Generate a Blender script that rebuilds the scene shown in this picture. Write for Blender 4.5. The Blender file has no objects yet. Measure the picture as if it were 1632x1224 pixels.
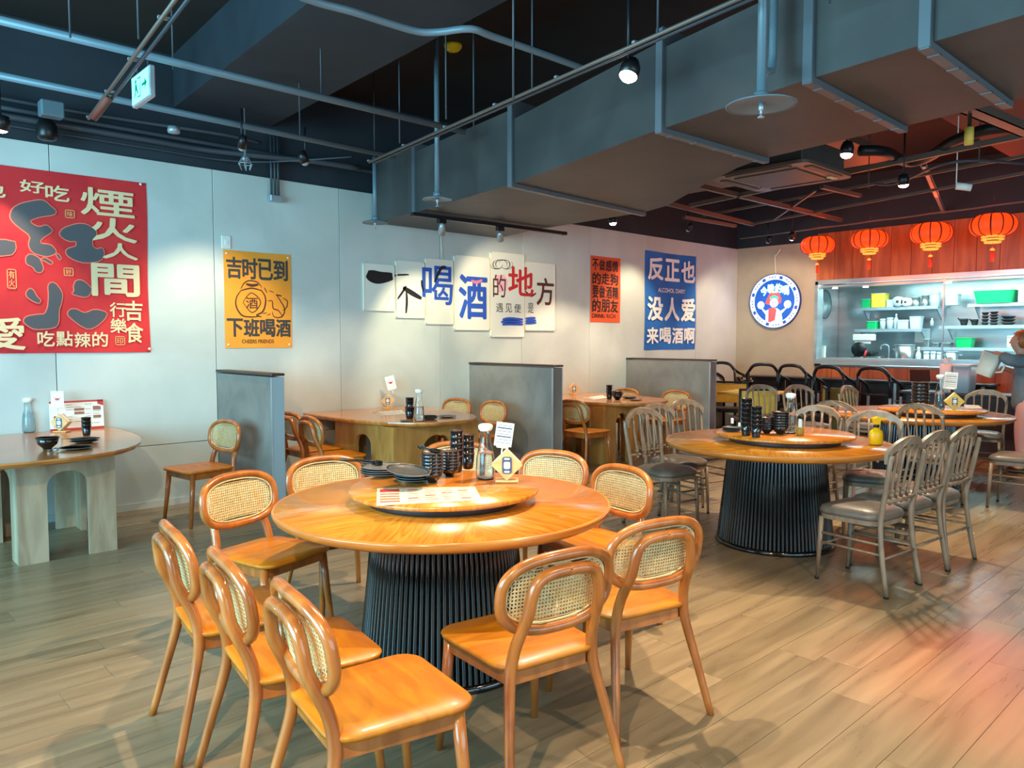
import bpy, bmesh, math, random
from mathutils import Vector, Matrix
random.seed(7)
R = math.radians
SC = bpy.context.scene
COL = SC.collection

# ------------------------------------------------------------------ camera
CH = 1.50
cam_d = bpy.data.cameras.new('camera')
cam = bpy.data.objects.new('camera', cam_d); COL.objects.link(cam)
F = 1215.0
cam_d.sensor_width = 36.0; cam_d.lens = F / 1632.0 * 36.0; cam_d.clip_start = 0.05
PITCH, YAW = R(3.36), R(47.0)
fwd = Vector((math.cos(YAW)*math.cos(PITCH), math.sin(YAW)*math.cos(PITCH), -math.sin(PITCH)))
rgt = Vector((math.sin(YAW), -math.cos(YAW), 0)); upv = rgt.cross(fwd)
cam.matrix_world = Matrix(((rgt.x, upv.x, -fwd.x, 0), (rgt.y, upv.y, -fwd.y, 0), (rgt.z, upv.z, -fwd.z, CH), (0, 0, 0, 1)))
SC.camera = cam
def ray(px, py): return rgt*((px-816)/F) - upv*((py-612)/F) + fwd
def G(px, py, z=0.0):
    d = ray(px, py); t = (z-CH)/d.z; return Vector((d.x*t, d.y*t, z))
YB = 7.13; XK = 12.03; ZC = 4.02
def W(px, py, y=YB):
    d = ray(px, py); t = y/d.y; return (d.x*t, CH+d.z*t)          # (x, z) on the back wall
def K(px, py, x=XK):
    d = ray(px, py); t = x/d.x; return (d.y*t, CH+d.z*t)          # (y, z) on the kitchen wall

# ------------------------------------------------------------------ world, view, big daylight
SC.view_settings.view_transform = 'Standard'; SC.view_settings.look = 'None'
SC.view_settings.gamma = 1.0; SC.view_settings.use_curve_mapping = False
SC.view_settings.exposure = 0.4
wd = bpy.data.worlds.new('world'); SC.world = wd; wd.use_nodes = True
bg = wd.node_tree.nodes['Background']; bg.inputs[0].default_value = (0.62, 0.82, 1.0, 1); bg.inputs[1].default_value = 0.5
def area(name, loc, rot, sx, sy, power, col):
    l = bpy.data.lights.new(name, 'AREA'); l.shape = 'RECTANGLE'; l.size = sx; l.size_y = sy; l.energy = power; l.color = col
    o = bpy.data.objects.new(name, l); COL.objects.link(o); o.location = loc; o.rotation_euler = rot; return o
# daylight through the street windows (left wall and the wall behind the camera)
area('window_daylight', (-3.35, 3.2, 1.9), (0, R(-90), 0), 2.4, 5.5, 620, (0.30, 0.77, 1.0))
area('window_daylight', (2.4, -3.85, 1.8), (R(90), 0, 0), 7.5, 2.4, 190, (0.5, 0.82, 1.0))
SPOTS = []   # (location, target, power, angle, blend, colour)
WARM = (1.0, 0.80, 0.55)

# ------------------------------------------------------------------ helpers
def tag(o, label=None, cat=None, group=None, kind=None):
    if label: o['label'] = label
    if cat: o['category'] = cat
    if group: o['group'] = group
    if kind: o['kind'] = kind
    return o
def srgb(r, g, b):
    f = lambda c: (c/255/12.92 if c/255 <= 0.04045 else ((c/255+0.055)/1.055)**2.4)
    return (f(r), f(g), f(b), 1)
class MB:
    def __init__(s): s.v = []; s.f = []; s.sm = []
    def add(s, vs, fs, smooth=False):
        n = len(s.v); s.v += [tuple(v) for v in vs]; s.f += [tuple(i+n for i in f) for f in fs]; s.sm += [smooth]*len(fs); return s
    def box(s, c, d, rz=0, ch=0.0, M=None):
        x, y, z = d[0]/2, d[1]/2, d[2]/2
        if ch <= 0:
            vs = [(-x,-y,-z),(x,-y,-z),(x,y,-z),(-x,y,-z),(-x,-y,z),(x,-y,z),(x,y,z),(-x,y,z)]
            fs = [(3,2,1,0),(4,5,6,7),(0,1,5,4),(1,2,6,5),(2,3,7,6),(3,0,4,7)]
        else:
            ch = min(ch, x*.9, y*.9, z*.9); vs = []; 
            rings = [(-z, ch), (-z+ch, 0), (z-ch, 0), (z, ch)]
            for zz, i in rings:
                a, b = x-i, y-i; c2 = ch if i == 0 else ch*0.6
                vs += [(-a+c2,-b,zz),(a-c2,-b,zz),(a,-b+c2,zz),(a,b-c2,zz),(a-c2,b,zz),(-a+c2,b,zz),(-a,b-c2,zz),(-a,-b+c2,zz)]
            fs = [tuple(reversed(range(8))), tuple(range(24, 32))]
            for r_ in range(3):
                for k in range(8):
                    fs.append((r_*8+k, r_*8+(k+1)%8, r_*8+8+(k+1)%8, r_*8+8+k))
        M = M or (Matrix.Translation(c) @ Matrix.Rotation(rz, 4, 'Z'))
        return s.add([M @ Vector(v) for v in vs], fs)
    def tube(s, pts, r, n=8, closed=False, cap=True, sq=None):
        pts = [Vector(p) for p in pts]; N = len(pts)
        rs = r if isinstance(r, (list, tuple)) else [r]*N
        vs = []; prev = None
        for i, p in enumerate(pts):
            a = pts[(i-1) % N] if (closed or i > 0) else p; b = pts[(i+1) % N] if (closed or i < N-1) else p
            t = (b-a).normalized()
            if prev is None:
                u = t.orthogonal().normalized()
            else:
                u = (prev - t*prev.dot(t)).normalized()
            prev = u; w = t.cross(u)
            for k in range(n):
                an = 2*math.pi*(k+.5)/n
                vs.append(p + u*math.cos(an)*rs[i] + w*math.sin(an)*rs[i]*(sq or 1))
        fs = []
        for i in range(N if closed else N-1):
            j = (i+1) % N
            for k in range(n): fs.append((i*n+k, i*n+(k+1)%n, j*n+(k+1)%n, j*n+k))
        if not closed and cap: fs += [tuple(reversed(range(n))), tuple(range((N-1)*n, N*n))]
        return s.add(vs, fs, True)
    def lathe(s, prof, c=(0,0,0), n=24, smooth=True, M=None):
        vs = []; fs = []; ends = []
        for (r_, z) in prof:
            for k in range(n):
                a = 2*math.pi*k/n; vs.append((r_*math.cos(a), r_*math.sin(a), z))
        for i in range(len(prof)-1):
            for k in range(n): fs.append((i*n+k, i*n+(k+1)%n, (i+1)*n+(k+1)%n, (i+1)*n+k))
        if prof[0][0] > 1e-6: fs.append(tuple(reversed(range(n))))
        if prof[-1][0] > 1e-6: fs.append(tuple(range((len(prof)-1)*n, len(prof)*n)))
        M = M or Matrix.Translation(c)
        return s.add([M @ Vector(v) for v in vs], fs, smooth)
    def prism(s, poly, d0, d1, M=None, smooth=False):
        # poly in local xy, extruded along local z from d0 to d1
        n = len(poly); M = M or Matrix.Identity(4)
        a = sum(poly[i][0]*poly[(i+1)%n][1]-poly[(i+1)%n][0]*poly[i][1] for i in range(n))
        if a < 0: poly = poly[::-1]
        vs = [M @ Vector((p[0], p[1], d0)) for p in poly] + [M @ Vector((p[0], p[1], d1)) for p in poly]
        fs = [tuple(reversed(range(n))), tuple(range(n, 2*n))] + [(k, (k+1)%n, n+(k+1)%n, n+k) for k in range(n)]
        return s.add(vs, fs, smooth)
    def build(s, name, mat, parent=None, origin=None, auto=True):
        me = bpy.data.meshes.new(name)
        vs = s.v if origin is None else [(v[0]-origin[0], v[1]-origin[1], v[2]-origin[2]) for v in s.v]
        me.from_pydata(vs, [], s.f); me.polygons.foreach_set('use_smooth', s.sm)
        me.materials.append(mat); me.update()
        o = bpy.data.objects.new(name, me); COL.objects.link(o)
        if origin is not None: o.location = origin
        if parent is not None: o.parent = parent
        return o
XZ = Matrix(((1,0,0,0),(0,0,-1,0),(0,1,0,0),(0,0,0,1)))      # local xy -> world xz, extrusion to -y
YZ = Matrix(((0,0,1,0),(-1,0,0,0),(0,1,0,0),(0,0,0,1)))      # local xy -> world (-y) z, extrusion to +x
def empty(name, loc, rz=0, label=None, cat=None, group=None):
    o = bpy.data.objects.new(name, None); COL.objects.link(o); o.location = loc; o.rotation_euler = (0, 0, rz)
    o.empty_display_size = 0.1
    return tag(o, label, cat, group)
def copy_tree(o, parent=None):
    c = o.copy(); COL.objects.link(c)
    if parent is not None: c.parent = parent
    for k in [x for x in bpy.data.objects if x.parent == o]: copy_tree(k, c)
    return c
KIDS = {}
def dup(o, loc, rz=None, label=None, group=None, parent=None):
    if o.name not in KIDS:
        def rec(p): return [(k, rec(k)) for k in bpy.data.objects if k.parent == p]
        KIDS[o.name] = rec(o)
    def cp(src, kids, par):
        c = src.copy(); COL.objects.link(c)
        if par is not None: c.parent = par
        for k, kk in kids: cp(k, kk, c)
        return c
    c = cp(o, KIDS[o.name], None); c.location = loc
    if rz is not None: c.rotation_euler = (c.rotation_euler[0], c.rotation_euler[1], rz)
    if label: c['label'] = label
    if group: c['group'] = group
    return c

# ------------------------------------------------------------------ materials
def mat(name, col, rough=0.5, metal=0.0, coat=0.0, trans=0.0, ior=1.45, emit=None, es=0.0, spec=None):
    m = bpy.data.materials.new(name); m.use_nodes = True; b = m.node_tree.nodes['Principled BSDF']
    b.inputs['Base Color'].default_value = col; b.inputs['Roughness'].default_value = rough; b.inputs['Metallic'].default_value = metal
    b.inputs['Coat Weight'].default_value = coat; b.inputs['Coat Roughness'].default_value = 0.12
    b.inputs['Transmission Weight'].default_value = trans; b.inputs['IOR'].default_value = ior
    if spec is not None: b.inputs['Specular IOR Level'].default_value = spec
    if emit: b.inputs['Emission Color'].default_value = emit; b.inputs['Emission Strength'].default_value = es
    return m
def N(m, t, **kw):
    n = m.node_tree.nodes.new(t)
    for k, v in kw.items(): setattr(n, k, v)
    return n
def L(m, a, b): m.node_tree.links.new(a, b)
def ramp(m, stops):
    r_ = N(m, 'ShaderNodeValToRGB'); e = r_.color_ramp.elements
    e[0].position, e[0].color = stops[0]; e[1].position, e[1].color = stops[-1]
    for p, c in stops[1:-1]:
        x = e.new(p); x.color = c
    return r_
def noisy(name, c0, c1, scale=(4,4,4), rough=0.6, bump=0.0, detail=5, coat=0.0, metal=0.0, rnd=0.0, coord='Object', lo=0.35, hi=0.65, r2=None, spec=None, tv=0.0):
    m = mat(name, c0, rough, metal, coat, spec=spec); b = m.node_tree.nodes['Principled BSDF']
    tc = N(m, 'ShaderNodeTexCoord'); mp = N(m, 'ShaderNodeMapping'); mp.inputs['Scale'].default_value = scale
    oi = N(m, 'ShaderNodeObjectInfo')
    L(m, tc.outputs[coord], mp.inputs[0])
    if rnd > 0 or tv > 0:
        ml = N(m, 'ShaderNodeMath', operation='MULTIPLY'); ml.inputs[1].default_value = 37.0
        L(m, oi.outputs['Random'], ml.inputs[0]); L(m, ml.outputs[0], mp.inputs['Location'])
    nz = N(m, 'ShaderNodeTexNoise'); nz.inputs['Scale'].default_value = 1.0; nz.inputs['Detail'].default_value = detail; nz.inputs['Distortion'].default_value = 0.6
    L(m, mp.outputs[0], nz.inputs['Vector'])
    rp = ramp(m, [(lo, c0), (hi, c1)]); L(m, nz.outputs[0], rp.inputs[0])
    out = rp.outputs[0]
    if tv > 0:
        hs = N(m, 'ShaderNodeHueSaturation'); mr = N(m, 'ShaderNodeMapRange')
        mr.inputs[3].default_value = 1-tv; mr.inputs[4].default_value = 1+tv
        L(m, oi.outputs['Random'], mr.inputs[0]); L(m, mr.outputs[0], hs.inputs['Value']); L(m, out, hs.inputs['Color']); out = hs.outputs[0]
    L(m, out, b.inputs['Base Color'])
    if r2 is not None:
        mr2 = N(m, 'ShaderNodeMapRange'); mr2.inputs[3].default_value = rough; mr2.inputs[4].default_value = r2
        L(m, nz.outputs[0], mr2.inputs[0]); L(m, mr2.outputs[0], b.inputs['Roughness'])
    if bump > 0:
        bp = N(m, 'ShaderNodeBump'); bp.inputs['Strength'].default_value = bump; bp.inputs['Distance'].default_value = 0.01
        L(m, nz.outputs[0], bp.inputs['Height']); L(m, bp.outputs[0], b.inputs['Normal'])
    return m
M = {}
M['chair'] = noisy('honey_ash', srgb(150,80,30), srgb(188,110,48), (14,14,3), 0.28, 0.05, coat=0.5, rnd=1, tv=0.06)
M['seat'] = noisy('seat_ply', srgb(170,94,4), srgb(194,116,12), (5,24,5), 0.42, 0.02, coat=0.15, rnd=1, tv=0.05)
M['cane'] = noisy('cane_strip', srgb(206,178,122), srgb(228,204,154), (60,60,60), 0.55)
M['tabletop_edge'] = noisy('table_edge_oak', srgb(176,100,36), srgb(206,130,52), (3,3,30), 0.3, coat=0.4)
M['flute'] = mat('black_lacquer', srgb(9,9,10), 0.14, coat=1.0)
M['black'] = mat('black_paint', srgb(24,22,24), 0.35)
M['ceramic'] = mat('black_ceramic', srgb(20,16,16), 0.16, coat=0.5)
M['ceramic_rim'] = mat('brown_rim', srgb(66,46,36), 0.35)
M['slate'] = mat('matte_black_ceramic', srgb(26,25,26), 0.34)
M['dark_metal'] = mat('dark_metal', srgb(46,48,52), 0.4, 0.6)
M['wallpanel'] = noisy('cement_board', srgb(186,190,184), srgb(203,206,200), (1.1,1.1,1.1), 0.55, 0.05, detail=8, tv=0.015)
M['plaster'] = noisy('beige_plaster', srgb(176,158,132), srgb(184,166,140), (2,2,2), 0.8)
M['blackwall'] = noisy('black_ceiling_paint', srgb(34,40,48), srgb(44,50,58), (1.5,1.5,1.5), 0.75, 0.1)
M['ceiling'] = noisy('ceiling_slab_paint', srgb(26,23,22), srgb(36,31,28), (1.2,1.2,1.2), 0.85, 0.1)
M['duct'] = noisy('duct_wrap', srgb(66,64,64), srgb(82,78,76), (1.4,1.4,1.4), 0.5, 0.15, spec=0.4)
M['flange'] = mat('duct_flange', srgb(104,108,114), 0.42, 0.3)
M['pipe'] = mat('painted_pipe', srgb(104,122,132), 0.4, 0.1)
M['darkpipe'] = mat('dark_conduit', srgb(66,72,80), 0.45, 0.2)
M['warmsteel'] = mat('steel_channel', srgb(108,94,86), 0.45, 0.3)
M['partition'] = noisy('trowelled_cement', srgb(118,112,106), srgb(138,132,124), (2.6,2.6,2.6), 0.7, 0.12, detail=9)
M['alu'] = mat('aluminium_trim', srgb(168,176,182), 0.4, 0.5)
M['walnutcap'] = mat('dark_cap', srgb(58,42,38), 0.4)
M['legwood'] = noisy('grey_oak', srgb(150,126,100), srgb(186,164,136), (9,9,1.6), 0.5, 0.04, rnd=1)
M['midoak'] = noisy('golden_oak', srgb(158,110,52), srgb(190,138,72), (9,9,1.6), 0.42, 0.04, rnd=1)
M['floorplank'] = noisy('vinyl_plank', srgb(112,94,70), srgb(150,128,98), (1.1,14,3), 0.22, 0.04, detail=4, rnd=1, tv=0.10, r2=0.36, lo=0.25, hi=0.75)
M['floorbase'] = mat('floor_joint', srgb(88,72,54), 0.7)
M['kwood'] = noisy('red_walnut_board', srgb(150,74,34), srgb(186,102,54), (10,10,1.2), 0.4, 0.03, rnd=1, tv=0.12, coat=0.2)
M['steel'] = noisy('stainless', srgb(170,182,186), srgb(196,206,208), (0.8,0.8,6), 0.28, 0.03, metal=0.75)
M['white'] = mat('white_paper', srgb(236,232,222), 0.6)
M['canvas'] = mat('canvas_print', srgb(226,222,210), 0.7)
M['ink'] = mat('ink_black', srgb(26,24,26), 0.6)
M['inkgrey'] = mat('ink_dark_grey', srgb(64,62,62), 0.7)
M['ink_blue'] = mat('ink_blue', srgb(38,82,178), 0.6)
M['ink_red'] = mat('ink_red', srgb(196,40,44), 0.6)
M['ink_pink'] = mat('ink_pink', srgb(222,120,150), 0.6)
M['ink_brown'] = mat('ink_brown', srgb(84,48,36), 0.6)
M['cloth_red'] = noisy('red_banner_cloth', srgb(198,34,44), srgb(222,52,50), (1.5,1.5,1.5), 0.75, 0.1)
M['cream'] = mat('cream_print', srgb(238,206,160), 0.7)
M['banner_grey'] = mat('charcoal_print', srgb(84,82,86), 0.7)
M['outline'] = mat('peach_print', srgb(240,120,96), 0.7)
M['orange'] = noisy('orange_poster', srgb(240,146,40), srgb(246,160,54), (2,2,2), 0.6)
M['vermil'] = mat('vermilion_poster', srgb(226,84,40), 0.6)
M['blueban'] = noisy('blue_banner_cloth', srgb(28,96,172), srgb(36,110,190), (2,2,2), 0.7, 0.08)
M['offwhite'] = mat('off_white_print', srgb(240,238,230), 0.6)
M['gchair'] = noisy('greige_metal', srgb(126,104,84), srgb(148,124,102), (20,20,6), 0.4, tv=0.04, metal=0.1)
M['cushion'] = noisy('grey_leatherette', srgb(98,86,76), srgb(114,100,88), (9,9,9), 0.38, 0.04, tv=0.05)
M['foot'] = mat('black_foot', srgb(18,18,18), 0.5)
M['glass'] = mat('clear_glass', (1,1,1,1), 0.02, trans=1.0, ior=1.3)
M['thinglass'] = mat('window_glass', (0.95,1,1,1), 0.01, trans=1.0, ior=1.02, spec=0.6)
M['water'] = mat('water', srgb(220,236,240), 0.02, trans=0.95, ior=1.2)
M['yellow'] = mat('yellow_plastic', srgb(240,180,10), 0.35)
M['yellowsolid'] = mat('yellow_box', srgb(236,210,60), 0.5)
M['green'] = mat('green_plastic', srgb(10,176,96), 0.4)
M['palebox'] = mat('pale_plastic', srgb(190,200,206), 0.4)
M['greypot'] = mat('pot_steel', srgb(150,152,150), 0.25, 0.8)
M['napkinwood'] = noisy('napkin_holder_ply', srgb(218,160,96), srgb(232,180,118), (8,8,30), 0.5)
M['badge'] = mat('badge_blue_grey', srgb(70,84,104), 0.4)
M['bamboo'] = noisy('bamboo_board', srgb(214,170,60), srgb(230,188,82), (4,4,16), 0.45)
M['lantern'] = mat('lantern_silk', srgb(200,36,10), 0.6, emit=srgb(255,72,14), es=0.85)
M['lanterngold'] = mat('lantern_gold_fringe', srgb(240,196,90), 0.5, emit=srgb(255,190,70), es=0.3)
M['lanternrib'] = mat('lantern_rib', srgb(110,14,8), 0.6)
M['tassel'] = mat('red_tassel', srgb(214,40,22), 0.6)
M['lamp_on'] = mat('lamp_lens', (1,1,1,1), 0.3, emit=(1,0.88,0.66,1), es=30)
M['exit'] = mat('exit_panel', (0.1,0.9,0.7,1), 0.3, emit=srgb(110,235,225), es=2.2)
M['exitdark'] = mat('exit_green', srgb(0,120,90), 0.4, emit=srgb(0,140,110), es=0.5)
M['signblue'] = mat('sign_face_blue', srgb(30,90,170), 0.3, emit=srgb(14,64,150), es=0.6)
M['signwhite'] = mat('sign_face_white', srgb(230,236,250), 0.3, emit=srgb(190,205,255), es=0.85)
M['signred'] = mat('sign_face_red', srgb(230,70,70), 0.3, emit=srgb(235,80,70), es=0.9)
M['signcyan'] = mat('sign_face_cyan', srgb(190,250,240), 0.3, emit=srgb(180,255,245), es=1.2)
M['signgreen'] = mat('sign_face_green', srgb(30,190,150), 0.3, emit=srgb(30,190,150), es=0.8)
M['signpurple'] = mat('sign_face_violet', srgb(130,80,220), 0.3, emit=srgb(110,60,220), es=0.9)
M['menu'] = mat('menu_photo_brown', srgb(150,96,66), 0.3)
M['menured'] = mat('menu_red', srgb(196,44,40), 0.35)
M['paper'] = noisy('menu_paper', srgb(214,196,160), srgb(236,226,200), (30,30,30), 0.2)
M['skin'] = mat('skin', srgb(206,150,120), 0.5)
M['hair'] = noisy('auburn_hair', srgb(140,72,36), srgb(184,104,56), (60,60,6), 0.45)
M['dress'] = noisy('grey_cotton', srgb(96,102,106), srgb(120,126,130), (5,5,5), 0.85, 0.1)
M['pink'] = mat('pink_cotton', srgb(206,150,146), 0.8)
M['frost'] = mat('frosted_plastic', srgb(244,234,216), 0.35, trans=0.25)
M['yellowdet'] = mat('yellow_cover', srgb(226,196,20), 0.4)
def wedge_mat(name, c0, c1, wedges):
    m = mat(name, c0, 0.26, coat=0.5); b = m.node_tree.nodes['Principled BSDF']
    tc = N(m, 'ShaderNodeTexCoord'); sx = N(m, 'ShaderNodeSeparateXYZ'); L(m, tc.outputs['Object'], sx.inputs[0])
    at = N(m, 'ShaderNodeMath', operation='ARCTAN2'); L(m, sx.outputs[1], at.inputs[0]); L(m, sx.outputs[0], at.inputs[1])
    k = N(m, 'ShaderNodeMath', operation='MULTIPLY'); k.inputs[1].default_value = wedges/(2*math.pi); L(m, at.outputs[0], k.inputs[0])
    fl = N(m, 'ShaderNodeMath', operation='FLOOR'); L(m, k.outputs[0], fl.inputs[0])
    an = N(m, 'ShaderNodeMath', operation='MULTIPLY_ADD'); an.inputs[1].default_value = -2*math.pi/wedges; an.inputs[2].default_value = -math.pi/wedges
    L(m, fl.outputs[0], an.inputs[0])
    vr = N(m, 'ShaderNodeVectorRotate'); vr.rotation_type = 'Z_AXIS'; L(m, tc.outputs['Object'], vr.inputs[0]); L(m, an.outputs[0], vr.inputs['Angle'])
    mp = N(m, 'ShaderNodeMapping'); mp.inputs['Scale'].default_value = (2.2, 20, 1); L(m, vr.outputs[0], mp.inputs[0])
    cb = N(m, 'ShaderNodeCombineXYZ'); L(m, fl.outputs[0], cb.inputs[0]); L(m, fl.outputs[0], cb.inputs[2]); L(m, cb.outputs[0], mp.inputs['Location'])
    nz = N(m, 'ShaderNodeTexNoise'); nz.inputs['Scale'].default_value = 1.6; nz.inputs['Detail'].default_value = 6; nz.inputs['Distortion'].default_value = 1.2
    L(m, mp.outputs[0], nz.inputs['Vector'])
    rp = ramp(m, [(0.35, c0), (0.65, c1)]); L(m, nz.outputs[0], rp.inputs[0])
    wn = N(m, 'ShaderNodeTexWhiteNoise'); wn.noise_dimensions = '1D'; L(m, fl.outputs[0], wn.inputs['W'])
    mr = N(m, 'ShaderNodeMapRange'); mr.inputs[3].default_value = 0.86; mr.inputs[4].default_value = 1.1; L(m, wn.outputs[0], mr.inputs[0])
    hs = N(m, 'ShaderNodeHueSaturation'); L(m, mr.outputs[0], hs.inputs['Value']); L(m, rp.outputs[0], hs.inputs['Color']); L(m, hs.outputs[0], b.inputs['Base Color'])
    return m
M['wedge'] = wedge_mat('sunburst_veneer', srgb(182,100,24), srgb(212,132,44), 8)
M['oak_top'] = noisy('oak_veneer_top', srgb(178,108,48), srgb(206,136,68), (3,16,3), 0.26, 0.02, coat=0.5, rnd=1)

# ------------------------------------------------------------------ text
FONTCACHE = {}
def glyph_mesh(s, off):
    if (s, off) in FONTCACHE: return FONTCACHE[(s, off)]
    cu = bpy.data.curves.new('lettering', 'FONT'); cu.body = s; cu.offset = off*.55; cu.resolution_u = 3; cu.size = 1.0
    o = bpy.data.objects.new('lettering_tmp', cu); COL.objects.link(o)
    dg = bpy.context.evaluated_depsgraph_get(); me = bpy.data.meshes.new_from_object(o.evaluated_get(dg))
    vs = [v.co.copy() for v in me.vertices]; fs = [tuple(p.vertices) for p in me.polygons]
    bpy.data.objects.remove(o); bpy.data.curves.remove(cu); bpy.data.meshes.remove(me)
    FONTCACHE[(s, off)] = (vs, fs); return vs, fs
def glyph(mb, s, quad, off=0.0, Mx=None, d=0.0):
    """fit text s to quad (x0,x1,y0,y1) on the local plane; Mx maps (x,y,d) to world"""
    vs, fs = glyph_mesh(s, 0)
    if not vs: return
    ax = min(v.x for v in vs); bx = max(v.x for v in vs); ay = min(v.y for v in vs); by = max(v.y for v in vs)
    x0, x1, y0, y1 = quad; g = off*min(x1-x0, y1-y0) if len(s) == 1 else off*(y1-y0)
    x0 += g; x1 -= g; y0 += g; y1 -= g
    shifts = [(0, 0)] if g <= 0 else [(0, 0)]+[(math.cos(a), math.sin(a)) for a in [k*math.pi/3 for k in range(6)]]
    for i, (sx, sy) in enumerate(shifts):
        P = [Vector((x0+(v.x-ax)/max(bx-ax,1e-6)*(x1-x0)+sx*g, y0+(v.y-ay)/max(by-ay,1e-6)*(y1-y0)+sy*g, d+i*.00012)) for v in vs]
        if Mx: P = [Mx @ p for p in P]
        mb.add(P, fs)
def line(mb, s, quad, off=0.02, Mx=None, d=0.0, gap=0.08, vert=False, jit=0.0):
    x0, x1, y0, y1 = quad; n = len(s)
    for i, c in enumerate(s):
        j = random.uniform(-jit, jit)
        if vert:
            h = (y1-y0)/n; q = (x0, x1, y1-(i+1)*h+h*gap/2+j, y1-i*h-h*gap/2+j)
        else:
            w = (x1-x0)/n; q = (x0+i*w+w*gap/2, x0+(i+1)*w-w*gap/2, y0+j, y1+j)
        if c == '一': m_ = (q[2]+q[3])/2; q = (q[0], q[1], m_-0.02, m_+0.02)
        glyph(mb, c, q, off, Mx, d)

# ================================================================== STRUCTURE
X0, Y0 = -3.4, -3.9            # left wall, wall behind the camera
# floor: planks run along X, staggered; each plank near the camera is a part
fl = tag(MB().box((5.8, 1.9, -0.06), (19, 12.4, 0.1)).build('floor', M['floorbase']), kind='structure')
PW, PL = 0.185, 1.22
pm = MB().box((0, 0, 0), (PL-.0016, PW-.0016, 0.011), ch=0.0006); p0 = pm.build('plank', M['floorplank'], fl); pme = p0.data
bpy.data.objects.remove(p0)
cand = []
ny = int((YB-Y0)/PW)
for j in range(ny+1):
    y = YB - PW/2 - j*PW
    off = random.random()*PL
    x = X0 + off - PL/2
    while x < 15.2:
        if x > X0+PL/2 and y > Y0: cand.append((x, y))
        x += PL
rest = MB(); vis = []
for x, y in cand:
    v = Vector((x, y, -CH)); c = (v.dot(rgt), v.dot(upv), v.dot(fwd))
    if c[2] > 0.6 and abs(c[0]/c[2]) < 0.80 and c[1]/c[2] > -0.72 and x < XK+.4: vis.append((c[2], x, y))
    else: rest.box((x, y, -0.0055), (PL-.0016, PW-.0016, 0.011))
vis.sort()
for i, (d, x, y) in enumerate(vis):
    if i < 300:
        o = bpy.data.objects.new('plank', pme); COL.objects.link(o); o.parent = fl; o.location = (x, y, -0.0055)
    else: rest.box((x, y, -0.0055), (PL-.0016, PW-.0016, 0.011))
tag(rest.build('plank_field', M['floorplank'], fl), kind='stuff')

tag(MB().box((5.8, 1.6, ZC+.06), (19, 12.2, 0.12)).build('ceiling', M['ceiling']), kind='structure')
# concrete beam across the ceiling
bl = MB(); a, b_, c_, d_ = (2.52, YB-.01), (3.42, YB-.01), (2.85, Y0+.1), (1.9, Y0+.1)
bl.prism([a, b_, c_, d_], 3.56, ZC-.002); tag(bl.build('trim_1', M['blackwall']), kind='structure')
# back wall
wb = tag(MB().box((5.8, YB+.11, ZC/2+.0), (18.6, 0.2, ZC)).build('wall_back', M['blackwall']), kind='structure')
xs = [1.53+1.32*k for k in range(-4, 9)]
xs = [X0]+xs[1:]; xs = [x for x in xs if x < XK-.3]+[XK]
for zz0, zz1 in ((0.0, 0.555), (0.555, 3.07)):
    for i in range(len(xs)-1):
        w = xs[i+1]-xs[i]; h = zz1-zz0
        c = ((xs[i]+xs[i+1])/2, YB, (zz0+zz1)/2)
        MB().box((0, 0, 0), (w-.006, .02, h-.006), ch=.002).build('panel', M['wallpanel'], wb).location = c
# kitchen wall (x = XK): plaster left of the hatch, boards above and below it
wr = MB(); wr.box((XK+.1, (YB+.1+5.69)/2, ZC/2), (.2, YB+.1-5.69, ZC)); wr.box((XK+.1, 0.9, 3.24), (.2, 9.58, 1.56)); wr.box((XK+.1, 0.9, .53), (.2, 9.58, 1.06))
wr.box((XK+.1, -2.2, 1.8), (.2, 3.4, 1.6))
wr = tag(wr.build('wall_right', M['blackwall']), kind='structure')
MB().box((0, 0, 0), (.012, YB-5.69-.01, 3.07)).build('plaster_face', M['plaster'], wr).location = (XK-.006, (YB+5.69)/2, 1.535)
y = 5.69; wu = .285
bu = MB().box((0, 0, 0), (.02, wu-.004, .80), ch=.002).build('board', M['kwood'], wr); bu.location = (XK-.012, y-wu/2, 2.79)
bd = MB().box((0, 0, 0), (.02, wu-.004, 1.06), ch=.002).build('board', M['kwood'], wr); bd.location = (XK-.012, y-wu/2, .54)
for k in range(1, 28):
    for s_ in (bu, bd):
        o = s_.copy(); COL.objects.link(o); o.location.y = y-wu/2-wu*k
# left wall and near wall with their window openings
for nm, boxes in (('wall_left', [((X0-.1, 1.6, .35), (.2, 11.4, .7)), ((X0-.1, 1.6, 3.6), (.2, 11.4, .86)), ((X0-.1, 6.6, 1.95), (.2, 1.3, 2.5)), ((X0-.1, -2.2, 1.95), (.2, 3.6, 2.5))]),
                  ('wall_near', [((5.8, Y0-.1, .3), (18.6, .2, .6)), ((5.8, Y0-.1, 3.55), (18.6, .2, .98)), ((-2.9, Y0-.1, 1.85), (1.4, .2, 2.5)), ((11, Y0-.1, 1.85), (8, .2, 2.5))])):
    w = MB()
    for c, d in boxes: w.box(c, d)
    tag(w.build(nm, M['plaster']), kind='structure')
# skirting
tag(MB().box((2, YB-.018, .03), (10.6, .016, .06)).build('baseboard_back', M['wallpanel']), kind='structure')

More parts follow.
